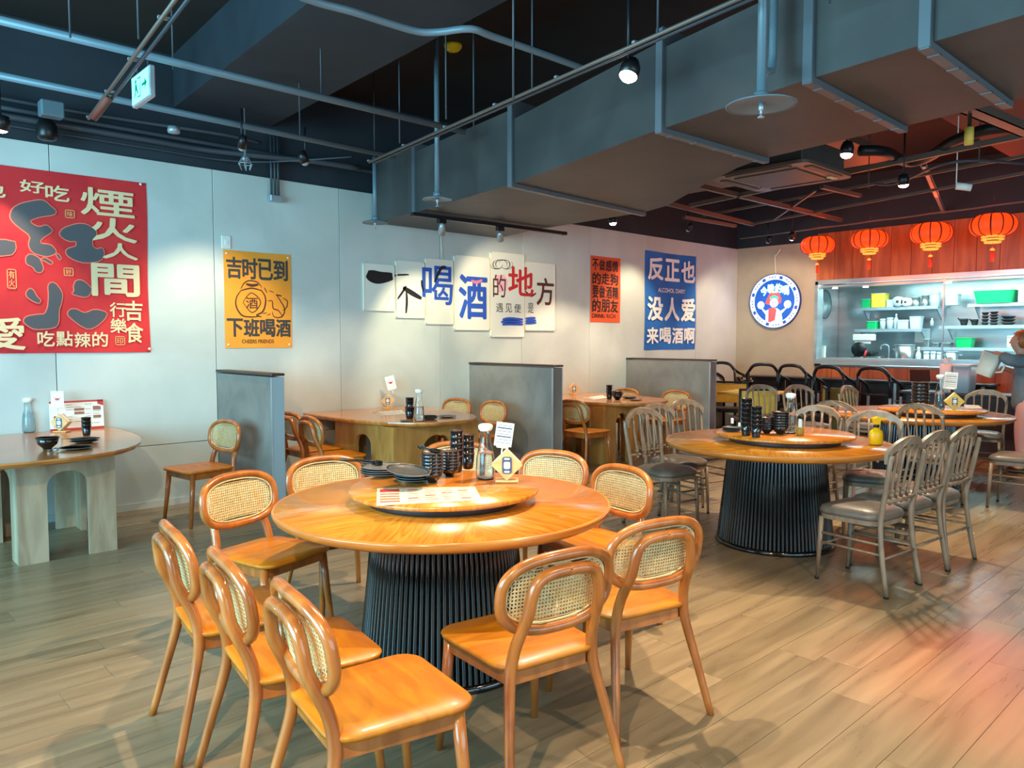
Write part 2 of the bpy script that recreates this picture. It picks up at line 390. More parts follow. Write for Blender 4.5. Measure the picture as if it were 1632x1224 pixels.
# kitchen hatch: stainless surround, mullion, glass
win = MB(); ya, yb_ = 5.69, -.5; L_ = ya-yb_; ym = (ya+yb_)/2
win.box((XK-.01, ym, 2.405), (.10, L_, .07)); win.box((XK-.01, ym, 1.145), (.12, L_, .075)); win.box((XK-.01, ya-.02, 1.77), (.10, .05, 1.3))
win.box((XK+.12, ym, 2.34), (.26, L_, .03)); win.box((XK+.12, ym, 1.19), (.26, L_, .03))
win = tag(win.build('window_1', M['steel']), kind='structure')
MB().box((XK+.02, 3.82, 1.77), (.02, .02, 1.2)).build('mullion', M['steel'], win)
for y0_, y1_ in ((3.83, 5.66), (1.7, 3.81), (-.45, 1.68)):
    MB().box((XK+.02, (y0_+y1_)/2, 1.77), (.008, y1_-y0_, 1.2)).build('pane', M['thinglass'], win)
MB().box((XK+.02, 1.69, 1.77), (.02, .02, 1.2)).build('mullion', M['steel'], win)
# kitchen room behind
kr = MB(); kr.box((14.75, 2.8, 1.6), (.1, 7.6, 3.2)); kr.box((13.46, 6.56, 1.6), (2.46, .1, 3.2)); kr.box((12.13, 5.68, 1.77), (.19, .012, 1.2)); kr.box((13.45, -1.0, 1.6), (2.6, .1, 3.2))
tag(kr.build('wall_kitchen', M['steel']), kind='structure')
tag(MB().box((13.47, 2.8, 2.62), (2.46, 7.4, .06)).build('trim_2', M['white']), kind='structure')
area('kitchen_tube_light', (13.3, 3.6, 2.52), (0, 0, 0), 1.2, 4.0, 140, (0.60, 0.95, 1.0))

# ================================================================== CEILING SERVICES
# duct: unequal sections joined by flanges, running from the back wall over the room
dz0 = 2.75
dl = [(7.10, 4.56), (6.20, 4.49), (4.55, 4.25), (2.77, 3.80), (1.76, 3.60), (1.22, 3.54), (-1.2, 3.3)]
dr = [(7.10, 6.36), (6.20, 6.20), (4.70, 6.14), (2.73, 4.93), (1.78, 4.80), (1.22, 4.70), (-1.2, 4.45)]
dt = [3.38, 3.38, 3.30, 3.22, 3.22, 3.3, 3.3]
duct = empty('air_duct', (5.4, 7.1, 2.75), 0, 'large grey wrapped air duct of five sections across the ceiling to the back wall', 'duct')
O_ = Vector((5.4, 7.1, 2.75))
for i in range(6):
    m = MB(); g = .018
    (ya_, xa), (yb2, xb) = dl[i], dl[i+1]; (yc, xc), (yd, xd) = dr[i], dr[i+1]
    pts = [(xa, ya_-g), (xc, yc-g), (xd, yd+g), (xb, yb2+g)]
    if i == 2: pts = [(xa, ya_-g), (xc, yc-g), (6.0, 4.3), (5.42, 3.53), (5.05, 3.0), (xd, yd+g), (xb, yb2+g)]
    top = (dt[i]+dt[i+1])/2 if i else 3.38
    n = len(pts)
    m.prism(pts, dz0, top); m.build('duct_section', M['duct'], duct).location = -O_
for i in range(1, 6):
    (ya_, xa), (yc, xc) = dl[i], dr[i]; top = max(dt[i-1], dt[i]) if i > 1 else 3.38
    a = Vector((xa-.03, ya_, 0)); b_ = Vector((xc+.03, yc, 0)); c = (a+b_)/2; ln = (b_-a).length; an = math.atan2(b_.y-a.y, b_.x-a.x)
    m = MB(); 
    for dy in (-.022, .022):
        m.box((c.x-dy*math.sin(an), c.y+dy*math.cos(an), (dz0+top)/2), (ln, .006, top-dz0+.06), an)
    m.box((c.x, c.y, dz0-.028), (ln, .046, .006), an); m.box((xa-.032, ya_, (dz0+top)/2), (.006, .046, top-dz0+.05), an)
    m.build('duct_flange', M['flange'], duct).location = -O_
    m = MB()
    for k in range(5): 
        p = a.lerp(b_, (k+.5)/5); m.box((p.x, p.y, dz0-.030), (.03, .05, .008), an)
    tag(m.build('flange_clip', M['flange'], duct), kind='stuff').location = -O_
def pipe_run(name, pts, r, mt, label, cat='pipe', parts=(), group=None, n=10):
    o = MB().tube(pts, r, n).build(name, mt, None, origin=tuple(pts[0])); return tag(o, label, cat, group)
def smooth(pts, k=6):
    P = [Vector(p) for p in pts]; out = []
    for i in range(len(P)-1):
        p0 = P[max(i-1, 0)]; p1 = P[i]; p2 = P[i+1]; p3 = P[min(i+2, len(P)-1)]
        for j in range(k):
            t = j/k; out.append(0.5*((2*p1)+(-p0+p2)*t+(2*p0-5*p1+4*p2-p3)*t*t+(-p0+3*p1-3*p2+p3)*t**3))
    out.append(P[-1]); return out
zP = 3.2
g1, g1b = G(-60, 18, zP), G(740, 210, zP)
pipe_run('ceiling_pipe', [g1, g1b], .024, M['pipe'], 'pale blue-grey straight pipe crossing above the exit sign')
g2, g2b = G(-60, 108, zP), G(628, 250, zP)
pipe_run('ceiling_pipe', [g2, g2b], .024, M['pipe'], 'pale blue-grey straight pipe nearest the top of the back wall')
cp = [G(x, y, zP+.02) for x, y in ((420, -28), (500, 2), (560, 18), (610, 34), (665, 50), (700, 51), (750, 46), (785, 58), (860, 84), (932, 110))]
pipe_run('ceiling_pipe', smooth(cp, 4), .02, M['pipe'], 'pale pipe with a kinked bend near the yellow detector')
# two angle rails
def rail(a, b, label):
    r0 = empty('ceiling_rail', a, 0, label, 'rail')
    d = (Vector(b)-Vector(a)); u = d.normalized(); s_ = u.cross(Vector((0, 0, 1))).normalized()
    for k in (-1, 1): MB().tube([s_*.022*k, d+s_*.022*k], .011, 6).build('bar', M['warmsteel'] if k > 0 else M['darkpipe'], r0)
    m = MB(); nn = int(d.length/.6)
    for i in range(nn+1):
        p = d*(i/nn); m.box(p+Vector((0, 0, .012)), (.07, .02, .012), math.atan2(s_.y, s_.x))
    tag(m.build('clip', M['alu'], r0), kind='stuff'); return r0
rail(tuple(G(592, 259, 3.0)), tuple(G(1400, -95, 3.0)), 'long twin-bar rail slanting past the duct to the bright ceiling lamp')
rail(tuple(G(147, 190, 3.02)), tuple(G(330, -55, 3.02)), 'rust-stained twin-bar rail carrying the exit sign')
MB_ = MB().tube([G(149, 187, 3.0), G(172, 157, 3.0)], .02, 8)
tag(MB_.build('pipe_stub', mat('rusty_steel', srgb(120, 66, 52), 0.7), None, origin=tuple(G(149, 187, 3.0))), 'short rust-red pipe end at the left rail', 'pipe')
# wall bundle of conduits
for i, (pp, r_, z_, lb) in enumerate((
    ([(-60, 147), (150, 183), (330, 210), (385, 220), (415, 228)], .016, 3.35, 'upper thin dark conduit along the top of the back wall'),
    ([(-60, 185), (120, 208), (235, 234), (330, 246), (500, 257), (575, 268)], .026, 3.22, 'thick dark conduit with metal clamps along the back wall top'),
    ([(-60, 163), (240, 214), (430, 246), (560, 275), (640, 300)], .02, 3.28, 'middle dark conduit running into the duct'),
    ([(-60, 199), (90, 217), (260, 243), (345, 257), (430, 258), (560, 250)], .007, 3.15, 'thin black cable sagging below the conduits'))):
    pts = [G(x, y, z_) for x, y in pp]
    for p in pts: p.y = min(p.y, YB-.08)
    pipe_run('wall_conduit', smooth(pts, 3), r_, M['darkpipe'], lb, 'conduit')
cl = MB()
# drop box with three conduits on the wall
dbx = W(434, 318); t = empty('conduit_drop', (dbx[0], YB-.06, dbx[1]), 0, 'three short conduits dropping to a small metal box on the back wall', 'conduit')
for k in (-1, 0, 1): MB().tube([(k*.035, 0, .02), (k*.035, 0, .62)], .012, 8).build('conduit', M['darkpipe'], t)
MB().box((0, 0, 0), (.12, .07, .06), ch=.006).build('box', M['alu'], t)
MB().box((0, 0.02, .42), (.14, .03, .02)).build('clamp', M['alu'], t)
tag(MB().box((W(65, 190)[0], YB-.35, W(65, 190)[1]), (.16, .12, .12), ch=.01).build('junction_box', M['pipe'], None, origin=(W(65,190)[0], YB-.35, W(65,190)[1])), 'square grey junction box on the conduits at the far left', 'box')
# caged lamp / sensor heads near wall
def cage(px, py, z, label):
    p = G(px, py, z); p.y = min(p.y, YB-.15); t = empty('caged_sprinkler', p, 0, label, 'sprinkler')
    MB().lathe([(0, .0), (.03, 0), (.03, .03), (.012, .04), (.012, .12), (.004, .13), (.004, ZC-p.z-.003), (0, ZC-p.z-.003)], n=10).build('head', M['alu'], t)
    for k in range(6):
        a = k*math.pi/3; MB().tube([(.03*math.cos(a), .03*math.sin(a), .03), (.06*math.cos(a), .06*math.sin(a), -.03), (.04*math.cos(a), .04*math.sin(a), -.08)], .004, 5).build('cage_wire', M['alu'], t)
    MB().tube([(.06*math.cos(a), .06*math.sin(a), -.03) for a in [k*math.pi/6 for k in range(12)]], .004, 5, closed=True).build('cage_ring', M['alu'], t)
cage(391, 256, 3.1, 'wire-caged fire sprinkler head above the back wall')
t_ = G(75, 212, 3.12); t = empty('ceiling_speaker', t_, 0, 'small round black speaker hanging above the red banner', 'speaker')
MB().lathe([(0, .1), (.05, .1), (.075, .05), (.075, -.03), (.06, -.05), (0, -.05)], n=16).build('body', M['black'], t)
MB().lathe([(0, -.051), (.05, -.051), (.05, -.055), (0, -.055)], n=16).build('grille', M['dark_metal'], t)
t_ = G(277, 208, 3.2); t = empty('conduit_box', t_, 0, 'round pale metal conduit box on the upper conduit', 'box')
MB().lathe([(0, -.02), (.045, -.02), (.05, 0), (.045, .03), (0, .03)], n=16).build('box_body', M['alu'], t)
# hanger rods up to the slab
hr = []
for x, y, z in ((112, 60, 3.15), (221, 62, 3.02), (276, 110, 3.2), (478, 215, 3.15), (512, 160, 3.2), (637, 228, 3.0), (711, 190, 3.0), (755, 206, 3.0), (848, 142, 3.02), (818, 160, 2.75), (1048, 60, 3.0), (1322, 5, 3.0), (1213, 300, 3.0), (1384, 300, 3.0), (1560, 262, 3.0)):
    p = G(x, y, z); hr.append(p)
descr = ['above the far left pipes', 'above the exit sign', 'right of the exit sign', 'by the wall conduits', 'above the second pipe', 'left of the duct start', 'behind the first pipe end', 'beside the disc sprinkler pipe', 'above the long rail', 'beside the second duct flange', 'above the middle duct flange', 'above the right duct flange', 'left of the ceiling cassette', 'right of the ceiling cassette', 'above the lantern rail on the right']
for p, ds in zip(hr, descr):
    o = MB().tube([(0, 0, 0), (0, 0, ZC-p.z-.003)], .006, 6).build('hanger_rod', M['darkpipe']); o.location = p
    tag(o, 'thin vertical hanger rod '+ds, 'rod', 'ceiling hanger rods')
# disc-shield sprinklers
def disc_sprinkler(px, py, z, r_, label, up=0.8, elbow=False):
    p = G(px, py, z); p.y = min(p.y, YB-.2); t = empty('disc_sprinkler', p, 0, label, 'sprinkler', 'disc shielded sprinklers')
    MB().lathe([(0, .022), (r_*.5, .02), (r_*.92, .008), (r_, 0), (r_*.99, -.004), (r_*.9, .003), (0, .012)], n=32).build('disc', M['pipe'], t)
    MB().tube([(0, 0, .02), (0, 0, up)], .022, 10).build('pipe', M['pipe'], t)
    if up < 1: MB().tube([(0, 0, up-.02), (0, 0, ZC-p.z-.003)], .006, 6).build('rod', M['darkpipe'], t)
    MB().lathe([(0, .02), (.034, .02), (.034, .06), (0, .06)], n=10).build('collar', M['pipe'], t)
    MB().lathe([(0, .012), (.012, .012), (.012, -.02), (.006, -.024), (.006, -.05), (.016, -.052), (.016, -.056), (0, -.056)], n=10).build('head', M['alu'], t)
    if elbow:
        MB().tube([(0, 0, .16), (.12, .05, .19), (.2, .06, .22), (.21, .06, .30), (.21, .06, up)], .02, 8).build('elbow', M['pipe'], t)
disc_sprinkler(598, 355, 2.62, .125, 'round disc sprinkler leftmost, over the wall beside the duct start', .62)
disc_sprinkler(697, 318, 2.66, .125, 'round disc sprinkler in front of the duct, above the calligraphy panels', ZC-2.663)
disc_sprinkler(1213, 168, 2.58, .16, 'large round disc sprinkler with elbow pipe under the duct at right', ZC-2.583, True)
# yellow detector cover
p = G(722, 72, ZC-.001); t = empty('smoke_detector', p, 0, 'round yellow covered detector on the dark ceiling', 'detector')
MB().lathe([(0, -.05), (.05, -.048), (.075, -.02), (.08, 0), (0, 0)], n=20).build('cover', M['yellowdet'], t)
MB().lathe([(0, -.056), (.02, -.056), (.024, -.045), (0, -.045)], n=12).build('button', M['yellowdet'], t)
# exit sign
xe = 1.62; t = empty('exit_sign', (xe, 5.09, 2.96), 0, 'lit cyan-green exit sign with running figure and arrow under the left rail', 'sign')
MB().box((0, 0, .1), (.035, .34, .19), ch=.006).build('casing', M['alu'], t)
for s_ in (-1, 1):
    MB().box((s_*.0185, 0, .1), (.002, .31, .165)).build('panel', M['exit'], t)
    m = MB(); x = s_*.0205
    Mx = Matrix(((0, 0, 1, x), (1 if s_ > 0 else -1, 0, 0, 0), (0, 1, 0, .1), (0, 0, 0, 1)))
    m.prism([(-.04, -.06), (.012, -.06), (.012, .06), (-.04, .06), (-.04, .052), (.004, .052), (.004, -.052), (-.04, -.052)], 0, .001*s_, Mx)
    m.prism([(-.075+.014*math.cos(a), .045+.014*math.sin(a)) for a in [k*math.pi/5 for k in range(10)]], 0, .001*s_, Mx)
    m.prism([(-.085, .03), (-.06, .03), (-.05, .0), (-.03, -.03), (-.04, -.035), (-.065, -.005), (-.08, -.03), (-.1, -.05), (-.108, -.043), (-.09, -.02)], 0, .001*s_, Mx)
    m.prism([(.04, .008), (.09, .008), (.09, .03), (.13, 0), (.09, -.03), (.09, -.008), (.04, -.008)], 0, .001*s_, Mx)
    m.build('pictogram', M['exitdark'], t)
for y_ in (-.1, .1): MB().tube([(0, y_, .19), (0, y_, .30)], .006, 6).build('hanger', M['dark_metal'], t)
# lamps
def lamp(p, tgt, power, ang, label, on=True, r_=.05, stem=None, col=WARM, blend=.35, rad=.035):
    t = empty('ceiling_spotlight', p, 0, label, 'lamp')
    d = (Vector(tgt)-Vector(p)).normalized(); q = d.to_track_quat('-Z', 'Y').to_matrix().to_4x4()
    b = MB().lathe([(0, .10), (r_*.7, .10), (r_, .06), (r_, 0), (r_*.92, 0), (r_*.85, .02), (0, .02)], n=18, M=q).build('lamp_head', M['black'], t)
    MB().lathe([(0, .019), (r_*.86, .019), (r_*.84, -.004), (r_*.6, -.018), (r_*.3, -.024), (0, -.026)], n=18, M=q).build('lens', M['lamp_on'] if on else M['alu'], t)
    st = stem if stem else .25
    MB().tube([(0, 0, .06), (0, 0, st)], .009, 6).build('stem', M['dark_metal'], t)
    if power > 0:
        l = bpy.data.lights.new('spot_light', 'SPOT'); l.energy = power; l.spot_size = R(ang); l.spot_blend = blend; l.color = col; l.shadow_soft_size = rad
        o = bpy.data.objects.new('spot_light', l); COL.objects.link(o); o.parent = t; o.location = d*.03; o.rotation_euler = d.to_track_quat('-Z', 'Y').to_euler()
lamp(G(1001, 122, 2.93), (2.1, 2.6, 0), 330, 92, 'bright round ceiling lamp hanging in front of the duct', r_=.055, stem=.6)
lamp(G(1349, 247, 2.93), (5.6, 2.7, 0), 300, 95, 'bright round ceiling lamp right of the duct near the cassette', stem=.5)
lamp(G(1440, 295, 2.93), (8.0, 2.8, 0), 260, 95, 'small bright ceiling lamp above the lanterns', stem=.5)
lamp(G(977, 356, 2.93), (7.6, 5.9, 0), 200, 110, 'small bright ceiling lamp over the table by the vermilion poster', stem=.5)
lamp(G(1262, 380, 2.93), (11.6, 6.3, 1.2), 110, 100, 'small bright lamp in the far corner above the round sign', stem=.4)
lamp(tuple(G(1, 206, 2.98)), (0.9, 6.9, 1.7), 70, 90, 'lit lamp at the far left over the red banner', stem=.35)
lamp((2.25, 2.75, 3.45), (2.1, 2.5, .4), 300, 75, 'ceiling lamp over the round cane-chair table, above the frame', stem=.3)
lamp((-.6, .6, 2.95), (1.6, 2.2, .3), 300, 90, 'room lamp behind the camera', stem=.5)
lamp((2.7, .1, 2.95), (3.6, 1.2, 0), 120, 110, 'room lamp right of the camera', stem=.5)
lamp((4.6, -.6, 2.9), (3.8, .72, 0), 480, 30, 'unseen red lamp added right of the camera to redden the floor', col=(1, .09, .02), blend=.7)  # added out of view as a source for the red floor patch
lamp((3.25, 6.1, 3.02), (4.4, 6.2, .7), 110, 70, 'small dark lamp added to brighten the middle wall table', on=False, r_=.04, stem=.3)  # added to brighten the tabletop below, no known fixture there
# duct track with two heads
tr = empty('light_track', (4.45, 6.12, 2.71), 0, 'black lighting track bar fixed under the duct flange', 'track')
MB().box((.98, -.04, 0), (2.1, .05, .035), R(-2)).build('track_bar', M['black'], tr)
MB().box((2.0, -.07, 0), (.02, .056, .04), R(-2)).build('end_cap', M['dark_metal'], tr)
def track_head(px, py, tgt, power, label, lean=0.3, col=WARM):
    d = ray(px, py); k = 6.08/d.y; p = Vector((d.x*k, d.y*k, 2.69)); t = empty('track_spotlight', p, 0, label, 'lamp', 'track spotlights')
    MB().box((0, 0, -.02), (.10, .04, .045), ch=.005).build('adapter', M['black'], t)
    dd = (Vector(tgt)-p); dd = dd.normalized(); q = Matrix.Translation((0, 0, -.10)) @ dd.to_track_quat('-Z', 'Y').to_matrix().to_4x4()
    MB().tube([(0, 0, -.04), (0, 0, -.10)], .012, 8).build('arm', M['alu'], t)
    MB().lathe([(0, .07), (.022, .065), (.03, .03), (.04, -.05), (.036, -.05), (.026, 0), (0, .01)], n=16, M=q).build('head', M['alu'], t)
    l = bpy.data.lights.new('spot_light', 'SPOT'); l.energy = power; l.spot_size = R(78); l.spot_blend = .6; l.color = col; l.shadow_soft_size = .03
    o = bpy.data.objects.new('spot_light', l); COL.objects.link(o); o.parent = t; o.location = Vector((0, 0, -.1))+dd*.05; o.rotation_euler = dd.to_track_quat('-Z', 'Y').to_euler()
track_head(704, 368, (5.45, YB, 1.2), 80, 'silver spotlight on the duct track, left one', col=(1, .9, .55))
track_head(797, 380, (6.6, YB, 1.9), 48, 'silver spotlight on the duct track, right one', col=(1, .85, .55))
for x, y_, z, tx, tz, pw, nm in ((2.6, 5.9, 3.0, 2.8, .75, 125, 'wall washing spotlight above the orange poster'), (9.0, 6.1, 3.0, 9.0, 1.5, 100, 'wall washing spotlight between vermilion poster and blue banner'), (11.0, 6.0, 3.0, 11.2, 1.4, 30, 'wall washing spotlight at the corner end of the back wall')):
    lamp((x, y_, z), (tx, YB, tz), pw, 75, nm, on=False, stem=.3, blend=.7, r_=.035, col=(1, .86, .58))

# ================================================================== FURNITURE
def oval(a, b, p=2.6, n=40):
    out = []
    for k in range(n):
        t = 2*math.pi*k/n; c, s_ = math.cos(t), math.sin(t)
        out.append((a*abs(c)**(2/p)*(1 if c >= 0 else -1), b*abs(s_)**(2/p)*(1 if s_ >= 0 else -1)))
    return out
def rounded(w, d, r, n=5, taper=0.0):
    """outline centred on origin; taper narrows the -y side"""
    out = []
    for cx, cy, a0 in ((w/2-r, d/2-r, 0), (-w/2+r, d/2-r, 90), (-w/2+r, -d/2+r, 180), (w/2-r, -d/2+r, 270)):
        for k in range(n+1):
            a = R(a0+90*k/n); x, y = cx+r*math.cos(a), cy+r*math.sin(a)
            f_ = 1-taper*(0.5-y/d); out.append((x*f_, y))
    return out
# ---- bentwood cane-back chair, front towards +y
def make_cane_chair():
    t = empty('cane_chair', (0, 0, 0)); BT = lambda z: -.185-(z-.45)*.14     # back plane lean
    m = MB(); o1 = rounded(.455, .45, .085, 6, .10); o2 = rounded(.445, .44, .08, 6, .10)
    n = len(o1); vs = []; fs = []
    def zt(x, y): return .452 - .012*max(0, 1-(x/.2)**2)*max(0, 1-((y)/.2)**2)
    cy = .025
    for sc, zz in ((1, None), (.62, None), (.25, None)):
        vs += [(x*sc, y*sc+cy, zt(x*sc, y*sc)-(.004 if sc == 1 else 0)) for x, y in o2]
    vs += [(x, y+cy, .442) for x, y in o1]; vs += [(x*.985, y*.985+cy, .430) for x, y in o1]
    vs.append((0, cy, zt(0, 0))); vs.append((0, cy, .430)); T_, B_ = 5*n, 5*n+1
    for k in range(n):
        j = (k+1) % n
        fs += [(k, j, n+j, n+k), (n+k, n+j, 2*n+j, 2*n+k), (2*n+k, 2*n+j, T_), (3*n+k, 3*n+j, j, k), (4*n+k, 4*n+j, 3*n+j, 3*n+k), (4*n+j, 4*n+k, B_)]
    m.add(vs, [f for f in fs], True); 
    so = m.build('seat', M['seat'], t)
    # rails
    MB().box((0, .19, .403), (.36, .02, .055), ch=.003).build('rail', M['chair'], t)
    MB().box((0, -.165, .403), (.30, .02, .055), ch=.003).build('rail', M['chair'], t)
    for s_ in (-1, 1):
        a = Vector((s_*.19, .19, .403)); b = Vector((s_*.165, -.165, .403)); c = (a+b)/2
        MB().box(c, (.02, (a-b).length, .055), math.atan2(-(a-b).x, (a-b).y), ch=.003).build('rail', M['chair'], t)
    for s_ in (-1, 1):
        MB().tube([(s_*.188, .185, .435), (s_*.198, .20, .25), (s_*.215, .225, 0)], [.0205, .019, .0135], 12).build('leg', M['chair'], t)
        pts = [(s_*.235, -.275, 0), (s_*.205, -.225, .20), (s_*.178, -.186, .36), (s_*.168, -.180, .44), (s_*.158, -.196, .52), (s_*.146, BT(.62)-.032, .62), (s_*.138, BT(.68)-.034, .68), (s_*.122, BT(.725)-.034, .725), (s_*.09, BT(.748)-.034, .748), (s_*.04, BT(.755)-.034, .755), (-.004*s_, BT(.756)-.034, .756)]
        MB().tube(smooth(pts, 3), [.0145+.006*min(1, i/8) for i in range(31)][:31], 12).build('leg', M['chair'], t)
    # oval back frame, curved
    cz, A, Bb = .677, .224, .124
    cv = lambda x: -.008+.026*(x/.23)**2
    def bp(x, z, dy=0): return (x, BT(z)+cv(x)+dy, z)
    ring = [bp(x, cz+y) for x, y in oval(A, Bb, 2.7, 48)]
    MB().tube(ring, .0185, 10, closed=True).build('back_frame', M['chair'], t)
    rim = [bp(x, cz+y, .006) for x, y in oval(A-.022, Bb-.022, 2.7, 48)]
    MB().tube(rim, .004, 5, closed=True).build('cane_rim', M['cane'], t)
    # woven cane: strips in four directions clipped to the oval
    m = MB(); a2, b2 = A-.02, Bb-.02; p = 2.7
    inside = lambda x, y: abs(x/a2)**p+abs(y/b2)**p < 1
    def strip(fn, L0, L1, w, dy, st=.02):
        n_ = max(2, int((L1-L0)/st)); tpts = [L0+(L1-L0)*i/n_ for i in range(n_+1)]
        run = [fn(u) for u in tpts]; run = [q for q in run if inside(*q)]
        if len(run) < 2: return
        vs = []; 
        for i, (x, y) in enumerate(run):
            x2, y2 = run[min(i+1, len(run)-1)]; x1, y1 = run[max(i-1, 0)]
            dx, dy_ = x2-x1, y2-y1; l = math.hypot(dx, dy_) or 1; nx, ny_ = -dy_/l*w, dx/l*w
            vs += [bp(x+nx, cz+y+ny_, dy), bp(x-nx, cz+y-ny_, dy)]
        m.add(vs, [(2*i, 2*i+1, 2*i+3, 2*i+2) for i in range(len(run)-1)])
    pt = .0125
    for k in range(-8, 9): strip(lambda u, k=k: (u, k*pt), -a2, a2, .0022, .0)
    for k in range(-16, 17): strip(lambda u, k=k: (k*pt, u), -b2, b2, .0022, .0012)
    for k in range(-26, 27):
        strip(lambda u, k=k: (k*pt+u+pt/2, u), -b2, b2, .0014, .002)
        strip(lambda u, k=k: (k*pt-u+pt/2, u), -b2, b2, .0014, .0028)
    tag(m.build('cane_weave', M['cane'], t), kind='stuff')
    return t
used_cane = [None]
def cane_chair(cx, cy, facing, label, group):
    rz = R(facing-90)
    if used_cane[0] is None:
        o = make_cane_chair(); used_cane[0] = o; o.location = (cx, cy, 0); o.rotation_euler.z = rz; o['category'] = 'chair'; tag(o, label, 'chair', group)
        return o
    return dup(used_cane[0], (cx, cy, 0), rz, label, group)
GT1 = 'cane-backed chairs around the near round table'
for cx, cy, fa, lb in (
    (1.20, 1.90, -9, 'cane-backed chair nearest the camera at lower left, seat fully seen'),
    (1.195, 2.37, -9, 'cane-backed chair in the middle of the left row of three at the near round table'),
    (1.21, 2.88, -8, 'cane-backed chair farthest of the left row of three at the near round table'),
    (1.68, 3.60, -74, 'cane-backed chair behind the left edge of the near round table, oval cane back fully seen'),
    (2.20, 3.78, -96, 'cane-backed chair just behind the plates of the near round table'),
    (1.83, 1.91, 81, 'cane-backed chair in front of the black pedestal with its back to the camera'),
    (2.44, 1.95, 77, 'cane-backed chair at the right front of the near round table, back to the camera'),
    (3.02, 2.62, 172, 'cane-backed chair at the right edge of the near round table, cane back fully seen'),
    (3.16, 3.17, -163, 'cane-backed chair half hidden behind the right rear rim of the near round table'),
    (3.06, 3.80, -128, 'cane-backed chair mostly hidden behind the napkin holder of the near round table')):
    cane_chair(cx, cy, fa, lb, GT1)
GW = 'cane-backed chairs at the wall tables'
for cx, cy, fa, lb in (
    (2.40, 6.34, 188, 'cane-backed chair facing left beside the small grey partition'),
    (3.54, 6.20, -5, 'cane-backed chair at the left side of the middle wall table, nearer one'),
    (3.60, 6.72, 0, 'cane-backed chair at the left side of the middle wall table, by the wall'),
    (5.34, 6.88, 184, 'cane-backed chair right of the middle wall table, close to the wall'),
    (5.42, 6.35, 176, 'cane-backed chair right of the middle wall table, in front of the grey partition'),
    (6.62, 5.86, 2, 'cane-backed chair half behind the second partition at the far wall table'),
    (6.72, 6.62, 0, 'cane-backed chair at the far wall table nearest the wall on its left side'),
    (8.20, 6.68, 182, 'cane-backed chair right of the far wall table, close to the wall'),
    (8.38, 5.98, 178, 'cane-backed chair right of the far wall table, behind the grey metal chairs')):
    cane_chair(cx, cy, fa, lb, GW)

